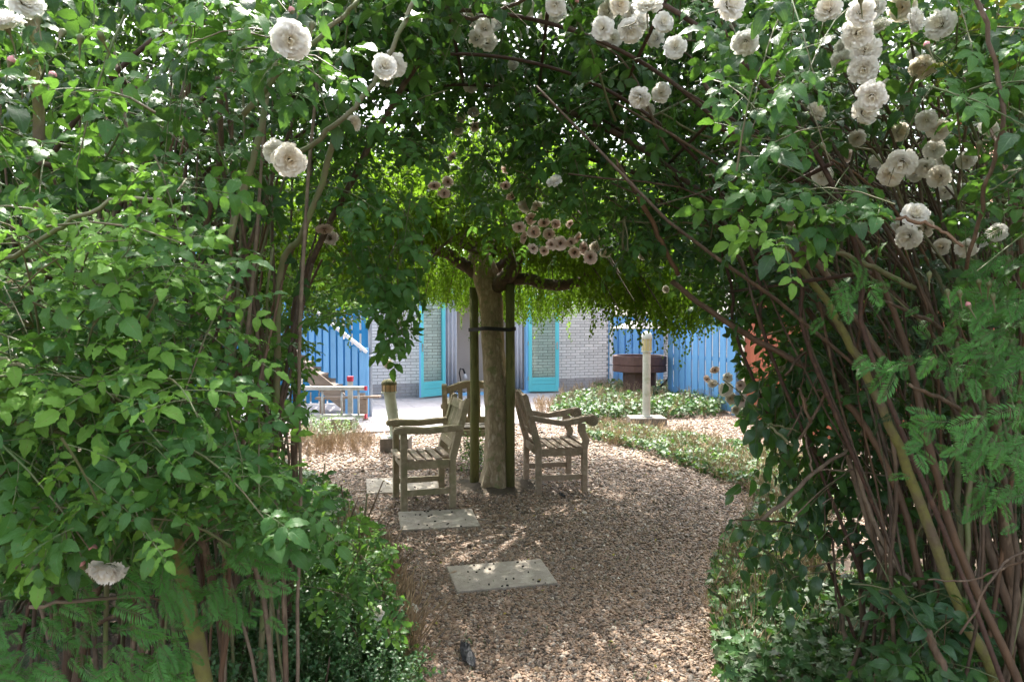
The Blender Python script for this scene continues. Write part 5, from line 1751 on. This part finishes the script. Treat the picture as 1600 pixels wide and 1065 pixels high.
# ------------------------------------------------------------------ low rose shrub at the path, left
roseS = empty('rose_bush', (-1.0, 3.6, 0), 0, label='low rose bush with small white blooms leaning over the left edge of the gravel', cat='rose')
sS = []
grow([(400, 720), (500, 760), (580, 860), (600, 930), (560, 960), (430, 900)], 2.5, 3.3, 50, (.5, -.1, .25), idx=(0, 1, 3, 2), store=sS, zmin=.1)
grow([(500, 780), (580, 830), (580, 900), (530, 880)], 2.9, 3.4, 10, (.7, -.1, .2), idx=(3, 4), store=sS)
finish(roseS, sS, ROSE, 120, clear=False)
for i in range(14):
    b = W(R.uniform(430, 560), 950, R.uniform(2.9, 3.5)); b[2] = 0
    cane(roseS, [b, b + [.08, 0, .35], b + [R.uniform(.0, .3), -.05, R.uniform(.5, .9)]], .006, .003, R.choice(['cane_green', 'cane_brown']), n=10, sides=6)
add_blooms(roseS, [(480, 771, 15, 'w'), (524, 793, 17, 'w'), (445, 725, 12, 'w'), (521, 868, 14, 'c'), (508, 880, 12, 'w'), (586, 940, 15, 'w'), (592, 957, 17, 'w'), (604, 962, 13, 'w'), (645, 951, 12, 'w'), (480, 884, 10, 'w')], diam=.045)

# ------------------------------------------------------------------ yews
def yew(name, loc, label, polys, nparts, stems):
    root = empty(name, loc, 0, label=label, cat='yew')
    ps, Ds, Ns, sc, ii = [], [], [], [], []
    for poly, d0, d1, n, bias, dark in polys:
        P = region(poly, d0, d1, n, .05)
        n = len(P)
        D = rand_dir(n, bias, .38)
        N = nrm(np.array([0, -.8, .65]) + rng.normal(0, .25, (n, 3)))
        ps.append(P); Ds.append(D); Ns.append(N); sc.append(rng.uniform(.6, .95, n)); ii.append(rng.integers(0, 3, n) if not dark else rng.integers(3, 5, n))
        # sprays come in hands of three along a side twig
        for k in (1, 2):
            P2 = P + rng.normal(0, .045, (n, 3)); ps.append(P2); Ds.append(nrm(D + rng.normal(0, .5, (n, 3)))); Ns.append(nrm(N + rng.normal(0, .35, (n, 3)))); sc.append(rng.uniform(.5, .85, n)); ii.append(ii[-1])
    place_leaves(root, np.concatenate(ps), np.concatenate(Ds), np.concatenate(Ns), np.concatenate(sc), np.concatenate(ii), YEW + YEWD, nparts, 'spray', 'foliage')
    for pts, r0, r1 in stems:
        cane(root, [W(*p) for p in pts], r0, r1, 'cane_brown', name='branch', n=16)
    return root


yew('yew_shrub', (1.5, 1.7, 0), 'yew shrub with bright green new needles on the right between the canes',
    [([(1480, 460), (1640, 470), (1640, 720), (1520, 700), (1480, 620)], 1.45, 1.95, 70, (-.6, -.25, -.35), False),
     ([(1310, 430), (1400, 440), (1420, 500), (1320, 480)], 1.6, 1.8, 7, (-.8, -.2, -.2), False),
     ([(1350, 560), (1440, 560), (1440, 590), (1370, 590)], 1.6, 1.8, 5, (-.8, -.2, -.2), False),
     ([(1440, 430), (1600, 440), (1600, 500), (1500, 490)], 1.5, 1.9, 12, (-.7, -.2, -.3), False),
     ([(1500, 700), (1620, 700), (1620, 780), (1540, 780)], 1.5, 1.8, 16, (-.6, -.2, -.4), False),
     ([(1430, 650), (1520, 660), (1500, 700), (1440, 690)], 1.5, 1.7, 5, (-.8, -.2, -.2), False),
     ([(1530, 390), (1600, 380), (1600, 430), (1540, 430)], 1.5, 1.9, 6, (-.7, -.2, -.3), False),
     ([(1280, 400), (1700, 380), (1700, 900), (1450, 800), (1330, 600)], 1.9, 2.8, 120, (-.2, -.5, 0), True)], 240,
    [([(1620, 1100, 2.2), (1580, 900, 2.1), (1560, 700, 2.0), (1530, 500, 1.9)], .022, .012), ([(1560, 700, 2.0), (1500, 640, 1.8), (1420, 600, 1.7)], .008, .004),
     ([(1560, 760, 2.0), (1590, 700, 1.8), (1620, 640, 1.6)], .008, .004), ([(1540, 560, 1.95), (1450, 500, 1.8), (1380, 470, 1.75)], .007, .003)])
yew('yew_shrub', (-1.2, 1.8, 0), 'yew shrub with drooping bright sprays low on the left under the rose',
    [([(-30, 870), (240, 900), (330, 1090), (-30, 1090)], 1.3, 1.8, 58, (.5, -.2, -.7), False),
     ([(170, 800), (330, 820), (430, 860), (420, 960), (240, 960)], 1.4, 1.9, 46, (.5, -.2, -.7), False),
     ([(270, 760), (340, 740), (360, 790), (290, 800)], 1.6, 1.8, 6, (.5, -.2, -.7), False),
     ([(400, 740), (520, 760), (510, 850), (420, 830)], 2.3, 2.6, 14, (.6, -.3, -.3), False),
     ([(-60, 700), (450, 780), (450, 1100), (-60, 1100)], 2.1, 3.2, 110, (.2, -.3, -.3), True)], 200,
    [([(90, 1150, 2.2), (110, 1000, 2.1), (80, 900, 2.0), (60, 800, 1.9)], .02, .012), ([(110, 1000, 2.1), (180, 960, 1.8), (240, 930, 1.6)], .007, .003), ([(100, 950, 2.1), (60, 930, 1.7), (20, 960, 1.5)], .007, .003)])

# ------------------------------------------------------------------ dark leaved shrub right of the gravel
shrub = empty('leafy_shrub', (1.6, 3.1, 0), 0, label='dark green shrub with hanging oval leaves leaning over the right gravel edge', cat='shrub')
sD = []
grow([(1120, 800), (1250, 790), (1330, 820), (1330, 880), (1240, 880), (1150, 850)], 2.5, 2.9, 11, (-.7, -.2, -.05), k=8, idx=(0, 1, 2), store=sD, leafdroop=1.1, droop=.15, scale=(.9, 1.2))
grow([(1150, 600), (1250, 560), (1330, 600), (1340, 780), (1250, 790), (1190, 740)], 2.5, 3.2, 50, (-.4, -.2, -.3), k=8, idx=(0, 1, 2), store=sD, leafdroop=1.0, scale=(.9, 1.2))
grow([(1200, 840), (1280, 850), (1260, 920), (1210, 910)], 2.5, 2.8, 8, (-.4, -.2, -.6), k=7, idx=(0, 1, 2), store=sD, leafdroop=1.0)
grow([(1370, 880), (1520, 900), (1520, 1000), (1390, 990)], 1.9, 2.4, 20, (-.2, -.4, .3), k=6, idx=(0, 1), store=sD)
grow([(1240, 540), (1320, 540), (1400, 800), (1330, 900)], 2.7, 3.4, 26, (-.2, -.2, -.1), k=8, idx=(0, 1), store=sD, leafdroop=.8)
finish(shrub, sD, SHRUB, 260, r0=.0018, clear=False)
for pts, r0, r1, mt in [([(1350, 1000, 3.0), (1340, 850, 2.9), (1290, 730, 2.7), (1230, 640, 2.6)], .014, .006, 'cane_brown'), ([(1340, 860, 2.9), (1260, 820, 2.7), (1150, 810, 2.6)], .006, .003, 'cane_brown'),
                        ([(1190, 812, 2.35), (1240, 770, 2.35), (1275, 735, 2.35), (1330, 700, 2.35), (1360, 660, 2.4)], .007, .006, 'cane_grey'), ([(1270, 738, 2.35), (1262, 700, 2.35), (1256, 672, 2.35)], .004, .003, 'cane_grey'),
                        ([(1275, 735, 2.35), (1330, 735, 2.35), (1400, 745, 2.35)], .003, .002, 'cane_grey'), ([(1300, 840, 2.6), (1306, 900, 2.6), (1313, 985, 2.6)], .004, .004, 'limb'),
                        ([(1320, 1000, 2.9), (1315, 950, 2.9), (1320, 930, 2.9)], .009, .007, 'cane_grey')]:
    cane(shrub, [W(*p) for p in pts], r0, r1, mt, name='branch', n=14)
for i in range(26):   # bare dead twigs
    p = W(R.uniform(1230, 1480), R.uniform(640, 900), R.uniform(2.3, 2.8))
    q = p + np.array([R.gauss(.1, .18), R.gauss(0, .08), R.gauss(.12, .16)])
    if q[2] > .2 and p[2] > .1:
        cane(shrub, [p, (p + q) / 2 + rng.normal(0, .02, 3), q], .0028, .0012, 'cane_grey', name='dead_twig', n=8, sides=5)

# ------------------------------------------------------------------ hedges behind
def hedge(name, loc, label, polys, stems, cat='hedge', boxes=()):
    root = empty(name, loc, 0, label=label, cat=cat)
    ps, ii = [], []
    for poly, d0, d1, n, ids in polys:
        P = region(poly, d0, d1, n, .05); ps.append(P); ii.append(rng.choice(ids, len(P)))
    for (x0, x1, y0, y1, z1, m_) in boxes:  # extra clumps beside the path, mostly unseen, added to block side light
        ps.append(np.stack([rng.uniform(x0, x1, m_), rng.uniform(y0, y1, m_), rng.uniform(.05, z1, m_)], 1)); ii.append(rng.choice((0, 1, 2), m_))
    P = np.concatenate(ps); ii = np.concatenate(ii); n = len(P)
    rot = rng.uniform(0, 2 * PI, (n, 3)) * np.array([.15, .15, 1])
    sc = rng.uniform(.8, 1.3, n)
    scatter('foliage', P - np.array(loc), rot, np.repeat(sc[:, None], 3, 1), ii, HEDGE, root)
    for i in range(stems[0]):
        x, d = R.uniform(*stems[1]), R.uniform(*stems[2])
        b = W(x, 800, d); b[2] = 0
        cane(root, [b, b + [R.gauss(0, .08), 0, .8], b + [R.gauss(0, .2), 0, 1.7], b + [R.gauss(0, .3), 0, 2.6]], .02, .008, R.choice(['cane_brown', 'limb']), name='stem', n=12)


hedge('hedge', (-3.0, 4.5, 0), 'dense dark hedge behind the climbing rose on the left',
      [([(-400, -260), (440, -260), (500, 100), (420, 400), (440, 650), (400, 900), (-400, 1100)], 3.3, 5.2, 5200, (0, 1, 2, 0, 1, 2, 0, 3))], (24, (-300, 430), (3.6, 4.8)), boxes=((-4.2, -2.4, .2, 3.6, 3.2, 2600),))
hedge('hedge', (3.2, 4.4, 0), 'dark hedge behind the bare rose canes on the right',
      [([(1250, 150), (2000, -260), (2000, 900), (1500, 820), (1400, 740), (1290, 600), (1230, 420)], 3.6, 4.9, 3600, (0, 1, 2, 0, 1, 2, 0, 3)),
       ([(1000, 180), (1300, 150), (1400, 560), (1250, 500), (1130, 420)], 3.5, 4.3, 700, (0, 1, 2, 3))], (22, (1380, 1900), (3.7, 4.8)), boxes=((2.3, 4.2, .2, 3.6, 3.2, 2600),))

# trees beyond the house
def far_tree(loc, h, rad, n, label, light):
    root = empty('garden_tree', loc, 0, label=label, cat='tree')
    mb = MB(); mb.tube(spline([(0, 0, 0), (.05, 0, h * .3), (-.05, .1, h * .6), (0, 0, h * .9)], 14), np.linspace(.16, .04, 14), 10); mb.build('trunk', M['limb'], root, smooth=True)
    for i in range(9):
        a = R.uniform(0, 2 * PI); z = h * R.uniform(.35, .8)
        mb = MB(); mb.tube(spline([(0, 0, z), (math.cos(a) * rad * .4, math.sin(a) * rad * .4, z + .4), (math.cos(a) * rad * .8, math.sin(a) * rad * .8, z + .5)], 8), np.linspace(.06, .02, 8), 7); mb.build('limb', M['limb'], root, smooth=True)
    v = nrm(rng.normal(0, 1, (n, 3))) * (rng.random((n, 1)) ** .4)
    P = v * np.array([rad, rad, h * .36]) + np.array([0, 0, h * .66])
    P += .25 * rad * np.sin(P[:, [1, 2, 0]] * 2.3)
    sc = rng.uniform(1.3, 2.3, n)
    scatter('crown', P, rng.uniform(0, 2 * PI, (n, 3)) * np.array([.3, .3, 1]), np.repeat(sc[:, None], 3, 1), rng.choice((0, 1, 2, 3, 3) if light else (0, 1, 2), n), HEDGE, root)


far_tree((-4.6, 16.5, 0), 6.5, 2.3, 1900, 'light green tree behind the blue stair beyond the arch', True)
far_tree((-8.5, 13.5, 0), 6.0, 2.4, 1500, 'dark green tree far left behind the hedge', False)
far_tree((6.5, 14.5, 0), 5.5, 2.2, 1500, 'green tree behind the terracotta shed', False)
far_tree((1.6, 20.5, 0), 7.5, 3.0, 2600, 'broad green tree rising behind the brick house', False)
nb = empty('neighbour_house', (16.5, 18, 0), -.5, label='orange rendered house glimpsed above the roses at the top right', cat='house')
MB().box((0, 0, 4.0), (7, 6, 8)).build('wall', M['orange_brick'], nb)
mb = MB(); mb.prism([(-3.9, 8.0), (3.9, 8.0), (0, 11)], 'y', -3.3, 3.3); mb.build('roof', M['terracotta'], nb)
for x in (-2, 2):
    wf = MB().box((x, -3.02, 5.2), (1.3, .08, 1.4)).build('window', M['white'], nb); MB().box((x, -3.065, 5.2), (1.1, .02, 1.2)).build('pane', M['glass'], wf)

# ------------------------------------------------------------------ ground plants
def carpet(name, poly_px, n, h, ids, protos, label, jit=.5, zfun=None, scl=(.8, 1.25), seed_dir=True, world_poly=None):
    xy = ground_region(poly_px, n) if world_poly is None else flat_region(world_poly, n)
    z = h * rng.random(n) ** .6
    bump = .5 + .5 * (np.sin(xy[:, 0] * 6.1 + 1) * np.sin(xy[:, 1] * 5.3))
    z = z * (.55 + .45 * bump) + .012
    P = np.stack([xy[:, 0], xy[:, 1], z], 1)
    D = rng.normal(0, 1, (n, 3)) * np.array([1, 1, .25]) + np.array([0, -.25, -.2])
    N = np.array([0, -.35, .85]) + rng.normal(0, jit, (n, 3))
    idx = rng.choice(ids, n)
    sc = rng.uniform(*scl, n)
    o = scatter(name, P, eulers(orient(D, N)), np.repeat(sc[:, None], 3, 1), idx, protos)
    tag(o, label)
    return o


def tufts(name, poly_px, n, protos, label, z0=0.0, scl=(.8, 1.25), lean=.18, world_poly=None):
    xy = ground_region(poly_px, n) if world_poly is None else flat_region(world_poly, n)
    P = np.stack([xy[:, 0], xy[:, 1], np.full(n, 0.0) + rng.uniform(0, z0 + 1e-4, n)], 1)
    rot = np.stack([rng.normal(0, lean, n), rng.normal(0, lean, n), rng.uniform(0, 2 * PI, n)], 1)
    sc = rng.uniform(*scl, n)
    o = scatter(name, P, rot, np.repeat(sc[:, None], 3, 1), rng.integers(0, len(protos), n), protos)
    tag(o, label)
    return o


RING = [(905, 672), (925, 690), (1010, 708), (1100, 742), (1175, 775), (1185, 800), (1140, 845), (1112, 900), (1108, 960), (1125, 1065), (1320, 1065), (1330, 940), (1290, 880), (1290, 820), (1320, 780), (1270, 735), (1180, 706), (1050, 682), (960, 668)]
NEARR = [(1125, 1120), (1115, 1010), (1200, 960), (1330, 940), (1450, 930), (1640, 980), (1700, 1120)]
carpet('ivy', RING, 12500, .15, (0, 1, 1, 2, 3), IVY, 'low ivy edging the right side of the gravel circle')
carpet('ivy', NEARR, 4200, .22, (0, 0, 1, 2), IVY, 'dark ivy mass at the foot of the right canes')
tufts('dry_stems', RING, 1000, STRAW, 'straw coloured dead stems standing in the right ivy edge', z0=.06, scl=(.6, 1.05), lean=.35)
tufts('weeds', [(1290, 960), (1340, 900), (1450, 930), (1400, 980)], 60, WEED, 'bright green weeds behind the leaning shrub')
BED = [(858, 656), (900, 662), (960, 660), (1120, 652), (1150, 640), (1130, 622), (1040, 616), (960, 614), (880, 634)]
bedw = [tuple(G(*p)[:2]) for p in BED]
carpet('ivy', BED, 13000, .34, (0, 0, 1, 2), IVY, 'ivy bed with dry tops behind the tall bollard lamp', scl=(.9, 1.5))
tufts('dry_stems', BED, 650, HEATH, 'brown dead stems over the ivy bed by the fireplace', z0=.28, scl=(.45, .8))
tufts('dry_stems', [(475, 722), (560, 712), (592, 700), (590, 684), (540, 672), (440, 672)], 330, HEATH, 'brown dry heather beside the ladder', scl=(.4, .8), lean=.35)
tufts('dry_stems', [(832, 650), (895, 652), (890, 640), (838, 640)], 60, HEATH, 'small dry tuft behind the scrolled armchair', scl=(.8, 1.1))
tufts('ferns', [(470, 700), (560, 690), (560, 668), (480, 668)], 150, WEED + BOX, 'green feathery plant growing among the dry heather', z0=.1)
LEFTE = [(478, 745), (540, 790), (585, 850), (618, 930), (640, 1000), (655, 1100), (430, 1100), (440, 850), (440, 760)]
carpet('ivy', LEFTE, 2600, .16, (0, 1, 2, 3), IVY, 'low ivy along the left edge of the gravel')
tufts('dry_stems', [(540, 840), (600, 890), (640, 980), (650, 1060), (600, 1060), (560, 950), (520, 880)], 330, STRAW, 'straw coloured dead stems along the left edge of the gravel', scl=(.9, 1.5), lean=.3)

# box shrub
bx = empty('box_shrub', (-1.0, 3.0, 0), 0, label='low box shrub with small glossy leaves at the bottom left edge of the path', cat='shrub')


def box_shrub():
    n = 2400
    poly = [tuple(G(*p)[:2]) for p in [(380, 960), (520, 930), (610, 1000), (640, 1100), (600, 1300), (300, 1300), (330, 1000)]]
    xy = flat_region(poly, n)
    z = .42 * rng.random(n) ** .45
    z *= np.clip(1.1 - .9 * np.clip((xy[:, 0] + .95) / .5, 0, 1), .35, 1)
    P = np.stack([xy[:, 0], xy[:, 1], z], 1) - np.array(bx.location)
    rot = np.stack([rng.normal(.35, .4, n), rng.normal(.1, .4, n), rng.uniform(0, 2 * PI, n)], 1)
    scatter('foliage', P, rot, np.repeat(rng.uniform(.8, 1.3, n)[:, None], 3, 1), rng.integers(0, 3, n), BOX, bx)
    for i in range(20):
        b = np.array([*xy[i], 0.0])
        cane(bx, [b, b + [R.gauss(0, .05), 0, .2], b + [R.gauss(0, .1), 0, .38]], .006, .003, 'cane_brown', name='stem', n=6, sides=5)


box_shrub()
# green plants at the foot of the left stake
fp_ = tufts('ground_plants', [(715, 752), (760, 752), (758, 730), (722, 730)], 50, WEED + BOX, 'small green plants growing at the foot of the trunk', z0=.25, scl=(1., 1.8))

# ------------------------------------------------------------------ gravel
def gravel():
    slabs2 = [[tuple((p * .94 + sum(c) / 4 * .06)[:2]) for p in c] for c in SLABS]
    zones = [((-1.3, 1.6, 2.2, 4.6), 10500, .0068), ((-2.6, 3.0, 4.6, 7.0), 4700, .0086), ((-3.0, 4.1, 7.0, 11.8), 1500, .0125)]
    ps, ss = [], []
    for (x0, x1, y0, y1), dens, r in zones:
        n = int((x1 - x0) * (y1 - y0) * dens)
        x = rng.uniform(x0, x1, n); y = rng.uniform(y0, y1, n)
        m_ = in_poly(x, y, GRAVEL_POLY) & (np.abs(x / np.maximum(y, .1)) < .85)
        for s in slabs2:
            m_ &= ~in_poly(x, y, s)
        m_ &= (np.hypot(x - TB[0], y - TB[1]) > .36) | (rng.random(n) < .25)
        x, y = x[m_], y[m_]; n = len(x)
        s = r * rng.lognormal(0, .28, n)
        z = rng.uniform(-.3, .55, n) * r
        ps.append(np.stack([x, y, z], 1))
        ss.append(np.stack([s * rng.uniform(.8, 1.25, n), s * rng.uniform(.8, 1.25, n), s * rng.uniform(.5, .75, n)], 1))
    P = np.concatenate(ps); S = np.concatenate(ss); n = len(P)
    rot = np.stack([rng.normal(0, .4, n), rng.normal(0, .4, n), rng.uniform(0, 2 * PI, n)], 1)
    pr = []
    import bmesh
    for k in range(4):
        bm = bmesh.new(); bmesh.ops.create_icosphere(bm, subdivisions=2, radius=1)
        rr = random.Random(k)
        ph = [rr.uniform(0, 6) for _ in range(6)]
        for v in bm.verts:
            c = v.co
            v.co = c * (1 + .16 * math.sin(c.x * 2.4 + ph[0]) + .14 * math.sin(c.y * 3 + ph[1]) + .1 * math.sin(c.z * 3.6 + ph[2]))
        me = bpy.data.meshes.new('pebble'); bm.to_mesh(me); bm.free()
        me.polygons.foreach_set('use_smooth', np.ones(len(me.polygons), bool)); me.materials.append(M['pebble'])
        pr.append(me)
    o = scatter('gravel', P, rot, S, rng.integers(0, 4, n), pr)
    tag(o, 'loose brown and grey pebbles covering the sitting place and path')


gravel()
tufts('seedlings', [(690, 950), (1100, 950), (1080, 1065), (680, 1065)], 26, BOX, 'tiny green seedlings in the gravel', scl=(.18, .4))
tufts('seedlings', [(640, 860), (1080, 860), (1090, 950), (640, 950)], 16, BOX, 'sparse green seedlings beside the lone slab', scl=(.18, .35))

def fallen():
    pb = LB(); pb.add(leaflet(.016, .013, .3, .5, 4))
    pet = pb.mesh('fallen_petal', [M['petal'], M['twig']])
    lb = LB(); lb.add(leaflet(.035, .018, .5, .9, 4))
    dl = lb.mesh('dead_leaf', [M['drybrown'], M['twig']])
    lb = LB(); lb.add(leaflet(.03, .017, .3, .5, 4))
    yl = lb.mesh('dead_leaf', [M['yellow_leaf'], M['twig']])
    lb = LB(); lb.stem([(0, 0, 0), (.03, .01, .004), (.07, 0, .002)], .0012, 4, 1)
    tw = lb.mesh('twig', [M['straw'], M['straw']])
    n = 700
    xy = flat_region([(-1.0, 2.6), (1.3, 2.6), (2.4, 6), (1.5, 9.2), (-2.6, 9.2), (-2.2, 6)], n)
    o = scatter('fallen_leaves', np.column_stack([xy, np.full(n, .013)]), np.stack([rng.normal(0, .3, n), rng.normal(0, .3, n), rng.uniform(0, 6.28, n)], 1), np.repeat(rng.uniform(.6, 1.2, (n, 1)), 3, 1), rng.choice((0, 1, 1, 2, 3, 3), n), [pet, dl, yl, tw])
    tag(o, 'fallen petals, dry leaves and bits of twig strewn over the gravel')


fallen()


# dark feathery litter on the path
def litter(px, py, s, label, name='crumpled_leaf'):
    g = G(px, py)
    n = 9
    v = []; f = []
    for i in range(n):
        for j in range(5):
            t = i / (n - 1); u = j / 4 - .5
            w = .5 * math.sin(PI * min(.96, t * .9 + .08)) ** .7
            v.append((u * w * s * .85, (t - .5) * s * 1.6, .010 + .10 * s * (1 - (2 * u) ** 2) * math.sin(PI * t) + R.uniform(-.09, .09) * s))
    for i in range(n - 1):
        for j in range(4):
            q = i * 5 + j; f.append((q, q + 1, q + 6, q + 5))
    me = mesh_from(name, v, f, M['feather'])
    o = link(name, me, None, (g[0], g[1], .01)); o.rotation_euler = (0, 0, .25)
    sm = o.modifiers.new('thickness', 'SOLIDIFY'); sm.thickness = .003
    tag(o, label, 'leaf litter')
    fl = MB()
    for i in range(40):
        a = R.uniform(0, 2 * PI); rr = R.uniform(.1, .6) * s
        p = np.array([math.cos(a) * rr * .6, -.5 * s + math.sin(a) * rr * .35, .01])
        fl.tube([p, p + [R.gauss(0, .008), R.gauss(0, .008), R.uniform(.002, .015)]], .001, 3)
    fl.build('frayed_bits', M['feather'], o, kind='stuff')


litter(730, 1026, .15, 'black crumpled leaf lying on the gravel at the bottom of the path')
litter(878, 776, .09, 'black crumpled leaf lying under the scrolled armchair')
# dead stick poking out low on the left
dk = cane(empty('dead_stick', tuple(W(120, 940, 1.4)), 0, label='broken pale stick sticking out of the left bushes', cat='stick'), [W(45, 948, 1.3), W(110, 940, 1.35), W(205, 932, 1.5), W(260, 940, 1.9)], .0035, .003, 'cane_grey', name='stick_shaft', n=10)
print('OBJECTS', len(bpy.data.objects))
